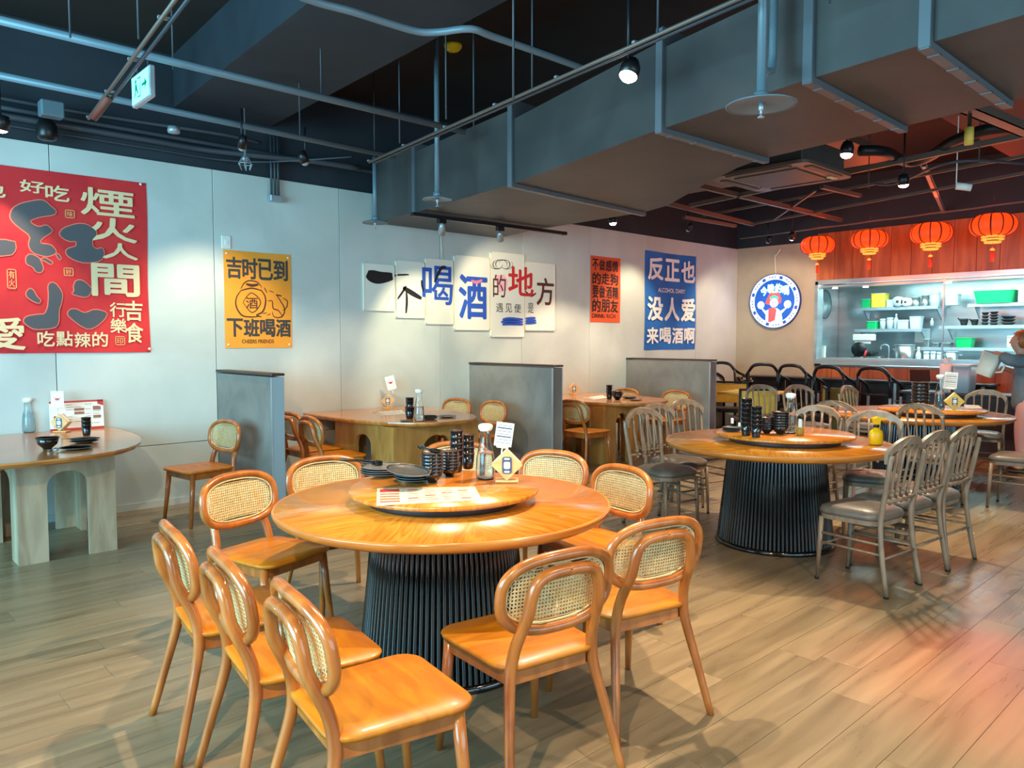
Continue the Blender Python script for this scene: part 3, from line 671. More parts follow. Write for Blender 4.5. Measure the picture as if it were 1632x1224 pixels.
# ---- grey metal banquet chair with arched spindles, front towards +y
def make_metal_chair():
    t = empty('metal_chair', (0, 0, 0)); BK = lambda z: -.20-(z-.45)*.16
    m = MB(); o1 = rounded(.41, .40, .10, 6, .12); n = len(o1); vs = []; fs = []
    rings = ((1.0, .425), (1.02, .445), (.97, .465), (.8, .482), (.45, .492))
    for sc, z in rings: vs += [(x*sc, y*sc+.01, z) for x, y in o1]
    vs += [(0, .01, .494), (0, .01, .425)]
    for r_ in range(4):
        for k in range(n): j = (k+1) % n; fs.append((r_*n+k, r_*n+j, (r_+1)*n+j, (r_+1)*n+k))
    for k in range(n): j = (k+1) % n; fs += [(4*n+k, 4*n+j, 5*n), (j, k, 5*n+1)]
    m.add(vs, fs, True); m.build('seat_cushion', M['cushion'], t)
    m = MB(); m.prism([(x*.98, y*.98+.01) for x, y in o1], .395, .425); m.build('seat_frame', M['gchair'], t)
    for s_ in (-1, 1):
        lg = MB().tube([(s_*.175, .175, .40), (s_*.178, .185, .2), (s_*.18, .195, .012)], [.016, .015, .010], 10).build('leg', M['gchair'], t)
        MB().tube([(s_*.18, .195, .014), (s_*.18, .195, 0)], .0125, 8).build('foot_cap', M['foot'], lg)
        pts = [(s_*.205, -.255, .012), (s_*.19, -.215, .25), (s_*.180, -.198, .44), (s_*.186, BK(.6), .6), (s_*.198, BK(.76), .76), (s_*.194, BK(.835), .835)]
        lg = MB().tube(smooth(pts, 3), .0155, 10).build('leg', M['gchair'], t)
        MB().tube([(s_*.205, -.255, .014), (s_*.205, -.255, 0)], .0145, 8).build('foot_cap', M['foot'], lg)
        MB().tube([(s_*.178, .185, .24), (s_*.19, -.215, .24)], .008, 8).build('stretcher', M['gchair'], t)
        MB().tube([(s_*.178, .185, .30), (s_*.19, -.21, .30)], .008, 8).build('stretcher', M['gchair'], t)
    MB().tube([(-.19, -.222, .22), (.19, -.222, .22)], .008, 8).build('stretcher', M['gchair'], t)
    MB().tube([(-.178, .186, .22), (.178, .186, .22)], .008, 8).build('stretcher', M['gchair'], t)
    # crest rail: arched top, scalloped underside over five openings
    top = []; bot = []
    for i in range(41):
        x = -.205+.41*i/40; u = x/.205; top.append((x, .935-.085*abs(u)**2.6))
    for i in range(61):
        x = -.19+.38*i/60; u = x/.19; k = (x+.19)/.076; fr = k-math.floor(k) if i < 60 else 1.0
        arch = math.sqrt(max(0, 1-(2*fr-1)**2))*.04; uu = x/.205
        bot.append((x, .935-.085*abs(uu)**2.6-.088+arch))
    m = MB(); m.prism([(x*1.0, y) for x, y in top]+bot[::-1], -.011, .011, Matrix(((1,0,0,0),(0,0,1,0),(0,1,0,0),(0,0,0,1))))
    vv = [(x, y+BK(z)+.015*(x/.2)**2*2, z) for x, y, z in m.v]; m.v = vv; m.build('crest_rail', M['gchair'], t)
    for k in range(1, 5):
        x = -.19+.076*k; xb = x*.86
        pr = [(x, .87-.085*abs(x/.205)**2.6), (x*.98, .76), (x*.94, .66), (xb, .60), (xb, .56)]
        MB().tube([(a, BK(z)+.01, z) for a, z in pr], [.010, .0085, .009, .0105, .009], 8).build('spindle', M['gchair'], t)
    m = MB().tube([(-.175, BK(.555), .555), (0, BK(.555)-.012, .549), (.175, BK(.555), .555)], .011, 8); m.build('cross_rail', M['gchair'], t)
    m = MB()
    for k in range(1, 5):
        x = (-.19+.076*k)*.86
        for z, r_ in ((.585, .0155), (.612, .0125), (.535, .012)): m.lathe([(0, -r_), (r_*.7, -r_*.7), (r_, 0), (r_*.7, r_*.7), (0, r_)], (x, BK(z)+.006, z), 8)
    tag(m.build('turned_beads', M['gchair'], t), kind='stuff')
    return t
used_metal = [None]
def metal_chair(cx, cy, facing, label, group):
    rz = R(facing-90)
    if used_metal[0] is None:
        o = make_metal_chair(); used_metal[0] = o; o.location = (cx, cy, 0); o.rotation_euler.z = rz; tag(o, label, 'chair', group); return o
    return dup(used_metal[0], (cx, cy, 0), rz, label, group)
GM = 'grey metal chairs at the round tables'
for cx, cy, fa, lb in (
    (4.77, 1.925, 84, 'grey metal chair in front at right of the second round table, fully seen'),
    (5.20, 1.905, 84, 'grey metal chair second in the row of three right of the second round table'),
    (5.63, 1.87, 85, 'grey metal chair third and farthest right in the row by the second table'),
    (5.06, 3.62, -98, 'grey metal chair nearest the cane chairs at the left of the second table'),
    (5.52, 3.82, -98, 'grey metal chair between two others at the left rear of the second table'),
    (6.05, 3.90, -104, 'grey metal chair rightmost of three at the left rear of the second table'),
    (6.12, 2.98, 180, 'grey metal chair behind the carafe and toothpick glass of the second table'),
    (5.98, 2.36, 200, 'grey metal chair behind the yellow spray bottle'),
    (7.24, 3.12, 0, 'grey metal chair behind the spray bottle chair, left edge of the third table'),
    (7.48, 2.42, -8, 'grey metal chair with its back to the camera before the third round table'),
    (9.50, 2.58, 190, 'grey metal chair in front of the standing person'),
    (8.62, 4.62, -125, 'grey metal chair leftmost of the three behind the second table carafe'),
    (8.98, 4.30, -120, 'grey metal chair middle of the three behind the second table carafe'),
    (9.40, 3.78, -95, 'grey metal chair rightmost of the three behind the second table carafe'),
    (7.88, 1.84, 92, 'grey metal chair at the right frame edge with a pale olive seat'),
    (8.45, 1.66, 100, 'grey metal chair at the right frame edge behind the pale olive seat')):
    metal_chair(cx, cy, fa, lb, GM)

# ---- round pedestal table
RIBN = 90
def make_pedestal():
    t = empty('round_table', (0, 0, 0))
    MB().lathe([(0, .742), (.76, .742), (.775, .7425), (.775, .75), (0, .75)], n=96).build('tabletop', M['wedge'], t)
    MB().lathe([(.70, .70), (.745, .702), (.772, .716), (.782, .73), (.784, .742), (.780, .7495), (.772, .7505), (.771, .742), (.70, .742), (.70, .70)], n=96).build('table_edge', M['tabletop_edge'], t)
    MB().lathe([(0, .03), (.385, .03), (.318, .70), (0, .70)], n=64).build('pedestal_core', M['black'], t)
    MB().lathe([(0, 0), (.418, 0), (.42, .015), (.415, .03), (.40, .034), (0, .034)], n=64).build('base_ring', M['flute'], t)
    rr = MB(); n = 5; vs = []; w0, w1 = .0118, .0098
    for z, rad, w in ((.034, .388, w0), (.70, .320, w1)):
        for k in range(n):
            a = -math.pi/2+math.pi*k/(n-1); vs.append((rad+math.cos(a)*.016, math.sin(a)*w, z))
    rr.add(vs, [(k, k+1, n+k+1, n+k) for k in range(n-1)], True)
    rib = rr.build('rib', M['flute'], t)
    for k in range(1, RIBN):
        o = rib.copy(); COL.objects.link(o); o.rotation_euler.z = 2*math.pi*k/RIBN
    return t
def make_susan(R_):
    t = empty('lazy_susan', (0, 0, .7505))
    MB().lathe([(0, .040), (R_-.02, .040), (R_-.004, .044), (R_, .053), (R_-.004, .065), (0, .065)], n=80).build('turntable', M['wedge'], t)
    MB().lathe([(0, 0), (R_*.80, 0), (R_*.80, .039), (0, .039)], n=40).build('hub', M['walnutcap'], t)
    return t
T1 = Vector((2.17, 2.79, 0)); T2 = Vector((5.24, 2.76, 0)); T3 = Vector((8.30, 2.86, 0))
ped = make_pedestal(); ped.location = T1; ped.rotation_euler.z = R(20); ped.scale = (.985, .985, 1)
tag(ped, 'near round wooden table with sunburst veneer and black fluted drum base', 'table', 'round tables with fluted bases')
pd2 = dup(ped, T2, R(52), 'second round wooden table with yellow spray bottle and black fluted drum base'); pd3 = dup(ped, T3, R(10), 'far right round wooden table in front of the standing person')
pd2.scale = (1.02, 1.02, 1); pd3.scale = (1.1, 1.1, 1)
su = make_susan(.44); su.location = (T1.x, T1.y, .7505); su.rotation_euler.z = R(60); tag(su, 'wooden lazy susan with plates and carafe on the near round table', 'turntable', 'wooden lazy susans')
s2 = dup(su, (T2.x+.02, T2.y-.05, .7505), R(12), 'wooden lazy susan with black cups on the second round table'); s2.scale = (1.1, 1.1, 1)
s3 = dup(su, (8.2, 2.68, .7505), R(40), 'wooden lazy susan with yellow napkin holder on the far right round table'); s3.scale = (1.1, 1.1, 1)

# ---- wall tables with arched panel bases
def arch_panel(w, h, leg, r_, d, Mx):
    pts = [(-w/2, 0), (-w/2+leg, 0), (-w/2+leg, h-.10-r_)]
    iw = w/2-leg
    for k in range(9):
        a = math.pi*(1-k/8); pts.append((math.cos(a)*iw, h-.10-r_+math.sin(a)*r_))
    pts += [(w/2-leg, 0), (w/2, 0), (w/2, h), (-w/2, h)]
    return MB().prism(pts, -d/2, d/2, Mx)
def wall_table(name_l, x0, x1, y0, mtop, mleg, base, straight=.35, z=.75):
    t = empty('wall_table', ((x0+x1)/2, YB-.02, 0), 0, name_l, 'table', 'wall tables with arched bases')
    hw = (x1-x0)/2; ya_ = -(YB-.02-y0)
    pts = [(hw, 0), (-hw, 0)]
    for k in range(21):
        a = math.pi+math.pi*k/20; c, s_ = math.cos(a), math.sin(a)
        pts.append((hw*abs(c)**.72*(1 if c > 0 else -1), -straight+(ya_+straight)*abs(s_)**.85))
    m = MB(); n = len(pts)
    top = pts[::-1] if False else pts
    a = sum(pts[i][0]*pts[(i+1)%n][1]-pts[(i+1)%n][0]*pts[i][1] for i in range(n))
    if a < 0: pts = pts[::-1]
    vs = []; cen = (0, ya_*.5)
    for sc, zz in ((.955, z-.042), (.985, z-.030), (1, z-.012), (.997, z)):
        vs += [(cen[0]+(x-cen[0])*sc, (cen[1]+(y-cen[1])*sc if y < -.01 else -.002), zz) for x, y in pts]
    fs = [tuple(reversed(range(n))), tuple(range(3*n, 4*n))]
    for r_ in range(3):
        for k in range(n): fs.append((r_*n+k, r_*n+(k+1)%n, (r_+1)*n+(k+1)%n, (r_+1)*n+k))
    m.add(vs, fs); m.build('tabletop', mtop, t)
    bx0, bx1, by0, by1, leg, arch = base        # world extents of the box base
    w = bx1-bx0; cx = (bx0+bx1)/2-(x0+x1)/2; h = z-.044
    for yy in (by0, by1):
        arch_panel(w, h, leg, arch, .04, Matrix.Translation((cx, yy-(YB-.02), 0)) @ XZ).build('arched_panel', mleg, t)
    d = by1-by0-.042
    for xx in (bx0+.02, bx1-.02):
        arch_panel(d, h, min(leg, d*.36), arch*.8, .04, Matrix.Translation((xx-(x0+x1)/2, (by0+by1)/2-(YB-.02), 0)) @ YZ).build('arched_panel', mleg, t)
    return t
wall_table('wall table at the far left with pale grey arched legs under the red banner', .02, 1.93, 5.42, M['oak_top'], M['legwood'], (1.00, 1.60, 5.87, 6.83, .175, .10))
wall_table('middle wall table with golden arched base between the first two partitions', 3.72, 5.02, 5.46, M['oak_top'], M['midoak'], (3.86, 4.86, 5.72, 6.70, .33, .12))
wall_table('far wall table with golden legs between the last two partitions', 6.80, 8.15, 5.46, M['oak_top'], M['midoak'], (6.95, 7.58, 5.85, 6.85, .20, .12))
# partitions
def partition(x, y0, ww, label, hh=1.2):
    t = empty('partition', (x, (y0+YB)/2, 0), 0, label, 'partition', 'low grey partitions')
    d = YB-.02-y0
    MB().box((0, 0, hh/2-.01), (ww, d, hh-.02), ch=.002).build('core', M['partition'], t)
    MB().box((0, -.005, hh), (ww+.02, d+.02, .022), ch=.004).build('cap', M['walnutcap'], t)
    for s_ in (-1, 1): MB().box((s_*(ww/2+.001), -d/2+.004, hh/2-.01), (.008, .02, hh-.02)).build('corner_trim', M['alu'], t)
    if ww < .12: MB().box((0, -d/2-.003, hh/2-.01), (ww, .004, hh-.02)).build('end_face', mat('daylight_blue_end', srgb(150, 164, 170), .4), t)  # blue daylight put into the end face colour
partition(2.90, 5.97, .10, 'small grey-brown partition with pale daylight-coloured end beside the orange poster', 1.205)
partition(6.00, 5.70, .14, 'grey trowelled partition between middle and far wall tables', 1.21)
partition(9.03, 5.68, .14, 'grey trowelled partition below the blue banner', 1.215)

# ---- black table area by the kitchen
ct = empty('black_counter', (11.55, 4.80, 0), 0, 'long black high counter below the kitchen hatch', 'counter')
MB().box((0, 0, .89), (.42, 3.6, .03), ch=.004).build('counter_top', M['black'], ct)
for k in range(6): MB().box((.10, -1.5+.6*k, .66), (.02, .585, .42), ch=.003).build('panel', mat('wine_black_panel', srgb(54, 34, 32), .5), ct)
for y_ in (-1.7, -.6, .6, 1.7):
    for x_ in (-.17, .17): MB().box((x_, y_, .44), (.04, .04, .87), ch=.004).build('leg', M['steel'], ct)
def make_armchair():
    t = empty('black_armchair', (0, 0, 0))
    MB().box((0, 0, .44), (.46, .44, .06), ch=.02).build('seat', M['black'], t)
    for s_ in (-1, 1):
        for yy in (.19, -.19):
            lg = MB().box((s_*.22, yy, .22), (.035, .035, .44), ch=.004).build('leg', M['black'], t)
            MB().box((s_*.22, yy, .56), (.033, .033, .14), ch=.004).build('silver_sleeve', M['alu'], lg)
        pts = [(s_*.22, .20, .63), (s_*.23, .17, .74), (s_*.24, .04, .80), (s_*.24, -.12, .84), (s_*.20, -.22, .90)]
        MB().tube(smooth(pts, 3), .02, 8).build('arm', M['black'], t)
        MB().tube([(s_*.22, -.19, .62), (s_*.21, -.21, .90)], .018, 8).build('back_post', M['black'], t)
    MB().tube(smooth([(-.205, -.215, .89), (-.14, -.25, .965), (0, -.265, .985), (.14, -.25, .965), (.205, -.215, .89)], 4), .023, 8).build('top_rail', M['black'], t)
    MB().tube([(-.2, -.215, .66), (.2, -.215, .66)], .014, 8).build('back_bar', M['black'], t)
    return t
ac = make_armchair(); ac.scale = (1, 1, 1.13); AG = 'black armchairs near the kitchen'
ac.location = (11.40, 6.86, 0); ac.rotation_euler.z = R(-90); tag(ac, 'black armchair in the far corner above the yellow bench back', 'chair', AG)
for x, y, fa, z_, lb in ((11.14, 6.12, 30, 0, 'black armchair left of the pair behind the yellow bench back'), (11.02, 5.46, 0, 0, 'black armchair right of the pair behind the yellow bench back'),
    (10.86, 4.84, 0, 0, 'black armchair with silver leg sleeves in front of the counter'), (10.86, 4.22, 0, 0, 'black armchair at the right end of the counter')):
    dup(ac, (x, y, z_*0), R(fa-90), lb)
bt = empty('bamboo_table', (10.0, 5.62, 0), R(10), 'yellowish square bamboo table far away near the corner', 'table')
MB().box((0, 0, .735), (.80, .80, .03), ch=.006).build('tabletop', M['bamboo'], bt)
MB().box((0, 0, .37), (.34, .34, .70), ch=.01).build('pedestal', M['bamboo'], bt)
MB().box((0, 0, .012), (.46, .46, .024), ch=.005).build('base', M['black'], bt)
def bench(x, y, rz, label, w=.62):
    t = empty('bamboo_bench', (x, y, 0), R(rz), label, 'bench', 'bamboo-backed benches')
    MB().box((0, 0, .42), (w, .42, .06), ch=.01).build('seat', M['black'], t)
    MB().box((0, .20, .66), (w-.05, .02, .30), ch=.004).build('back_board', M['bamboo'], t)
    MB().box((0, .20, .83), (w, .035, .03), ch=.004).build('back_frame', M['black'], t)
    for s_ in (-1, 1):
        MB().box((s_*(w/2-.015), .20, .42), (.03, .035, .84), ch=.004).build('leg', M['black'], t); MB().box((s_*(w/2-.015), -.19, .20), (.03, .03, .40), ch=.004).build('leg', M['black'], t)
bench(10.42, 6.34, -70, 'bamboo-backed bench behind the bamboo table at its left')
bench(10.25, 4.92, -150, 'bamboo-backed bench right of the bamboo table', .5)
bench(9.42, 5.30, 135, 'bamboo-backed bench in front of the bamboo table beside the third partition', .5)
tag(MB().box((10.62, 4.62, .41), (.05, .34, .82), ch=.01).build('chair_back_panel', mat('olive_cloth', srgb(112, 106, 60), .7), None, origin=(10.62, 4.62, 0)), 'olive green upright panel standing for a chair back beside the bamboo bench', 'screen')  # plain upright panel in place of a chair back

# ================================================================== TABLEWARE
ZS = .8165
def lathe_obj(name, prof, mt, parent=None, n=24, loc=None):
    o = MB().lathe(prof, n=n).build(name, mt, parent)
    if loc is not None: o.location = loc
    return o
def make_cup():
    t = empty('cup', (0, 0, 0))
    lathe_obj('body', [(0, 0), (.024, 0), (.027, .006), (.036, .082), (.033, .083), (.025, .01), (0, .008)], M['ceramic'], t, 20)
    lathe_obj('rim', [(.0345, .081), (.0365, .0815), (.0368, .0845), (.0345, .085), (.0335, .083), (.0345, .081)], M['ceramic_rim'], t, 20); return t
def make_bowl():
    t = empty('bowl', (0, 0, 0))
    lathe_obj('body', [(0, 0), (.022, 0), (.024, .008), (.045, .028), (.056, .060), (.053, .060), (.042, .030), (.020, .012), (0, .011)], M['ceramic'], t, 24)
    lathe_obj('rim', [(.053, .0595), (.0565, .060), (.0568, .063), (.0535, .0635), (.053, .0595)], M['ceramic_rim'], t, 24); return t
def make_plate():
    t = empty('plate', (0, 0, 0))
    lathe_obj('dish', [(0, 0), (.055, 0), (.062, .003), (.098, .012), (.096, .0145), (.060, .006), (0, .005)], M['slate'], t, 32)
    lathe_obj('rim', [(.0955, .0125), (.0985, .012), (.0995, .0145), (.0955, .0155), (.0955, .0125)], mat('pale_rim', srgb(96, 94, 92), .35), t, 32); return t
cup0, bowl0, plate0 = make_cup(), make_bowl(), make_plate(); usedp = set()
def put(proto, loc, label, cat, group, tilt=None, sc=1.0):
    if proto.name in usedp: o = dup(proto, loc)
    else: KIDS.setdefault(proto.name, [(k, []) for k in bpy.data.objects if k.parent == proto]); usedp.add(proto.name); o = proto; o.location = loc
    tag(o, label, cat, group); o.scale = (sc, sc, sc)
    o.rotation_euler = tilt if tilt else (0, 0, random.random()*6)
    return o
ORD = ['bottom', 'second', 'third', 'fourth', 'fifth', 'sixth']
TOPW = 'topmost'
def cups(px, py, z, n, where, group, step=.030, sc=1.0):
    p = G(px, py, z)
    for k in range(n): put(cup0, (p.x, p.y, z+k*step*sc), 'black cup, %s of %d %s' % (ORD[k] if k < n-1 or n == 1 else 'topmost', n, where) if n > 1 else 'single black ceramic cup '+where, 'cup', group, sc=sc)
def bowls(px, py, z, n, where, group, step=.017, sc=1.0):
    p = G(px, py, z)
    for k in range(n): put(bowl0, (p.x, p.y, z+k*step*sc), ('black bowl, %s of %d %s' % (ORD[k] if k < n-1 else 'topmost', n, where)) if n > 1 else 'single black rice bowl '+where, 'bowl', group, sc=sc)
def plates(px, py, z, n, where, group, sc=1.0, step=.0105):
    p = G(px, py, z)
    for k in range(n): put(plate0, (p.x+random.uniform(-.004, .004), p.y+random.uniform(-.004, .004), z+k*step), ('black plate, %s of %d %s' % (ORD[k] if k < n-1 else 'topmost', n, where)) if n > 1 else 'single flat black plate '+where, 'plate', group, sc=sc)
def carafe(px, py, z, label, h=.27, water=.55, lid=True):
    p = G(px, py, z); t = empty('water_carafe', p, 0, label, 'carafe', 'glass water carafes'); k = h/.27
    outer = [(.0, 0), (.040, 0), (.047, .012), (.048, .05), (.044, .11), (.033, .165), (.027, .19), (.026, .235), (.030, .25)]
    pr = [(r_, z_*k) for r_, z_ in outer]; inn = [(max(r_-.0025, 0), z_*k+(.004 if i < 2 else 0)) for i, (r_, z_) in enumerate(outer)][::-1]
    lathe_obj('glass_body', pr+inn[:-1]+[(0, .004)], M['glass'], t, 28)
    zw = .25*k*water; wp = [(0, .005)]+[(max(r_-.003, 0), z_*k+(.005 if i < 2 else 0)) for i, (r_, z_) in enumerate(outer) if z_*k < zw][1:]
    rl = wp[-1][0]; lathe_obj('water', wp+[(rl*.97, zw), (0, zw)], M['water'], t, 24)
    if lid: lathe_obj('lid', [(0, .236*k), (.0255, .236*k), (.034, .246*k), (.036, .262*k), (.028, .27*k), (0, .272*k)], M['white'], t, 20)
    return t
def diamond_holder(px, py, z, yaw, label, s=.075, card=True, mt=None, card_c=None):
    """diamond-shaped napkin holder standing on a small foot; front towards -y before yaw"""
    p = G(px, py, z); p.y = min(p.y, 6.97); t = empty('napkin_holder', p, R(yaw), label, 'napkin holder', 'diamond napkin holders'); mt = mt or M['napkinwood']
    MB().box((0, 0, .005), (.11, .075, .01), ch=.002).build('foot_board', mt, t)
    for s_ in (-1, 1): MB().prism([(0, .008), (s, .008+s), (0, .008+2*s), (-s, .008+s)], s_*.028-.004, s_*.028+.004, XZ).build('side_board', mt, t)
    MB().prism([(0, .016), (s*.88, .014+s), (0, 2*s+.006), (-s*.88, .014+s)], -.022, .022, XZ).build('napkins', M['white'], t)
    b = MB().prism([(x, y+.008+s) for x, y in rounded(.046, .082, .012, 3)], .033, .036, XZ).build('badge', M['badge'], t)
    m = MB(); m.prism([(x, y+.008+s+.0) for x, y in rounded(.030, .034, .008, 3)], .0362, .0368, XZ)
    for dy in (-.031, .031): m.prism([(x, y+.008+s+dy) for x, y in rounded(.026, .008, .003, 2)], .0362, .0368, XZ)
    m.build('badge_print', M['white'], b)
    m = MB(); glyph(m, 'CC', (-.010, .010, s+.002, s+.014), .0, XZ, .0372); m.build('lettering', M['badge'], b)
    return t
def card_stand(loc, yaw, tilt, label, w=.085, h=.115, zb=.0, stem=.03, back='print'):
    loc = Vector(loc); loc.y = min(loc.y, 6.99); t = empty('menu_card', loc, R(yaw), label, 'card', 'small upright menu cards'); t.rotation_euler = (0, R(tilt), R(yaw))
    MB().tube([(0, 0, -stem), (0, 0, zb+.006)], .004, 6).build('clip_stem', M['frost'], t)
    MB().box((0, 0, zb+.008), (w*.7, .014, .014), ch=.003).build('clip', M['frost'], t)
    MB().box((0, 0, zb+.01+h/2), (w, .002, h)).build('card', M['white'], t)
    m = MB(); rr = random.Random(3)
    if back == 'crab':
        m.prism([(.018*math.cos(a), zb+.01+h*.5+.011*math.sin(a)) for a in [k*math.pi/8 for k in range(16)]], .0012, .0016, XZ)
        for s_ in (-1, 1):
            for k in range(3): m.prism([(s_*.012, zb+.01+h*.5-.003+k*.005), (s_*.028, zb+.01+h*.5+.006+k*.006), (s_*.026, zb+.01+h*.5+.009+k*.006)], .0012, .0016, XZ)
        m.build('crab_print', M['menured'], t)
    else:
        for k in range(7):
            y = zb+.01+h*(.86-.12*k); ww = w*(.36 if k in (0,) else .42)
            m.prism([(-ww, y), (ww, y), (ww, y+(.006 if k in (1, 4) else .0025)), (-ww, y+(.006 if k in (1, 4) else .0025))], .0012, .0016, XZ)
        m.build('print', M['badge'], t)
    return t
def spoon(loc, rz, rx, label, group, ln=.13):
    t = empty('spoon', loc, rz, label, 'spoon', group); t.rotation_euler = (0, rx, rz)
    MB().tube([(-ln, 0, .004), (-ln*.6, 0, .006), (-.02, 0, .003), (0, 0, 0)], [.006, .004, .0045, .006], 8).build('handle', M['ceramic'], t)
    m = MB(); m.lathe([(0, -.006), (.012, -.004), (.019, .004), (.018, .005), (0, -.003)], n=14); m.v = [(x*1.4+.02, y, z) for x, y, z in m.v]; m.build('bowl_of_spoon', M['ceramic'], t)
    return t
# near round table
g = 'plates on the near lazy susan'
plates(661, 766, ZS, 5, 'at the front of the near lazy susan', g, .95)
plates(612, 757, ZS, 4, 'at the left rear of the near lazy susan', g, 1.15)
p = G(650, 757, .875); put(plate0, (p.x, p.y, .885), 'flat black plate lying askew on top of the front plate stack', 'plate', g, (R(7), R(-6), 1), 1.05)
bowls(689, 769, ZS, 6, 'beside the plates on the near lazy susan', 'bowls on the near lazy susan', sc=.98)
bowls(716, 759, ZS, 6, 'in front of the cups on the near lazy susan', 'bowls on the near lazy susan', sc=.88)
cups(728, 752, ZS, 5, 'behind the bowls on the near lazy susan', 'cups on the near lazy susan', .033)
cups(746, 747, ZS, 4, 'next to the carafe on the near lazy susan', 'cups on the near lazy susan', .033)
pb = G(689, 769, ZS)
for k, (dz_, a) in enumerate(((.15, 2.3), (.158, 2.6), (.155, 2.05))):
    spoon((pb.x, pb.y, ZS+dz_), a+R(180)-.3, R(8), 'black soup spoon %s resting on the near bowl stack' % ('left', 'middle', 'right')[k], 'spoons on the bowl stack', .07)
ps = G(597, 757, ZS); 
for k in range(3):
    spoon((ps.x, ps.y, ZS+.055+.006*k), R(-52)+.16*k, R(4), 'long black ladle handle %s over the left plate stack' % ('front', 'middle', 'rear')[k], 'ladles on the plate stack', .17)
carafe(774, 763, ZS, 'glass carafe with white lid beside the napkin holder on the near round table')
diamond_holder(808, 767, ZS, -43, 'diamond wooden napkin holder with blue-grey badge on the near round table')
pc = G(806, 767, ZS); card_stand((pc.x-.012, pc.y+.012, ZS+.160), -38, 8, 'white printed card leaning above the napkin holder on the near round table')
def flat_sheet(name, pts, z, label, mt, cat='menu'):
    P = [G(x, y, z) for x, y in pts]; c = sum((p for p in P), Vector())/4
    t = empty(name, (c.x, c.y, z), 0, label, cat, None)
    MB().prism([(p.x-c.x, p.y-c.y) for p in P], 0, .0015).build('sheet', mt, t)
    m = MB(); m2 = MB(); rr = random.Random(5)
    q = lambda u, v: (P[0].lerp(P[1], u)).lerp(P[3].lerp(P[2], u), v)-c
    def patch(mm, u0, u1, v0, v1): mm.prism([q(u0, v0)[:2], q(u1, v0)[:2], q(u1, v1)[:2], q(u0, v1)[:2]], .0016, .002)
    patch(m, .03, .22, .06, .25)
    for k in range(4): patch(m2, .03, .22, .34+.15*k, .42+.15*k)
    for cidx in range(4):
        u = .30+.17*cidx
        for k in range(6):
            v = .10+.14*k; (patch(m, u, u+.10, v, v+.05) if (k+cidx) % 4 == 0 else patch(m2, u, u+.05+.08*rr.random(), v, v+.025))
    tag(m.build('picture_blocks', M['menured'], t), kind='stuff'); tag(m2.build('text_lines', M['menu'], t), kind='stuff'); return t
flat_sheet('laminated_menu', [(601, 779), (757, 776), (768, 797), (600, 806)], ZS, 'laminated menu sheet lying at the front edge of the near lazy susan', M['paper'])
# second round table
g = 'cups on the second lazy susan'
cups(1189, 694, ZS, 6, 'tallest, leftmost on the second lazy susan', g, .029, 1.15)
cups(1205, 697, ZS, 5, 'right of the tallest stack on the second lazy susan', g, .028, 1.1)
bowls(1222, 691, ZS, 5, 'left one on the second lazy susan', 'bowls on the second lazy susan', sc=.9)
bowls(1243, 692, ZS, 6, 'right one on the second lazy susan', 'bowls on the second lazy susan', sc=1.1)
plates(1166, 687, ZS, 3, 'at the left rim of the second lazy susan', 'plates on the second lazy susan', .7)
carafe(1259, 690, ZS, 'glass carafe with white top on the second round table', .29)
p = G(1275, 694, ZS); t = empty('toothpick_glass', p, 0, 'small amber glass holding paper toothpicks on the second round table', 'glass')
lathe_obj('glass', [(0, 0), (.026, 0), (.03, .06), (.028, .06), (.024, .004), (0, .004)], mat('amber_glass', srgb(220, 170, 70), .1, trans=.6), t, 16)
for k in range(7): MB().box((random.uniform(-.012, .012), random.uniform(-.012, .012), .062), (.010, .003, .11), random.random()*3).build('paper_stick', M['white'], t)
p = G(1158, 682, ZS)
for k, (dx, dy) in enumerate(((0, 0), (.05, -.05))):
    tag(MB().box((0, 0, .02), (.05, .02, .04), .6+k, ch=.004).build('wet_wipe', M['white'], None), ('white folded napkin beside the plates, left one', 'white folded napkin leaning on the tall cups, right one')[k], 'napkin').location = (p.x+.03+dx, p.y-.03+dy, ZS+(.0 if k else .035))
p = G(1396, 708, .752); t = empty('spray_bottle', p, R(150), 'yellow spray bottle standing on the second round table', 'bottle')
m = MB(); m.lathe([(0, 0), (.048, 0), (.052, .006), (.052, .075), (.044, .098), (.02, .112), (.017, .125), (0, .125)], n=20); m.v = [(x, y*.68, z) for x, y, z in m.v]; m.build('bottle_body', M['yellow'], t)
lathe_obj('collar', [(0, .122), (.02, .122), (.02, .142), (0, .142)], M['black'], t, 14)
MB().prism([(-.018, .142), (.02, .142), (.024, .165), (.03, .185), (.0, .198), (-.045, .192), (-.06, .180), (-.058, .172), (-.028, .172), (-.02, .16)], -.014, .014, Matrix(((1,0,0,0),(0,0,1,0),(0,1,0,0),(0,0,0,1)))).build('spray_head', M['yellow'], t)
MB().tube([(-.035, 0, .175), (-.045, 0, .155), (-.06, 0, .138)], .005, 6).build('trigger', M['black'], t)
# third round table
g = 'bowls on the far right table'
bowls(1466, 652, ZS, 6, 'on the far right lazy susan', g, .024, 1.45)
spoon(tuple(G(1458, 640, .86)), R(-50), 0, 'wooden-handled ladle beside the bowls on the far right table', None, .2)
carafe(1497, 653, ZS, 'glass carafe in front of the white bags on the far right table', .34)
hh = diamond_holder(1520, 655, ZS, -62, 'yellow diamond napkin holder on the far right round table', .085, mt=M['bamboo'])
pc = G(1517, 652, ZS); card_stand((pc.x+.02, pc.y+.03, ZS+.19), -52, 4, 'cream menu card above the yellow napkin holder on the far right table', .12, .16)
flat_sheet('place_sheet', [(1536, 645), (1560, 646), (1566, 651), (1538, 651)], ZS, 'pale sheet lying on the far right lazy susan', M['paper'])
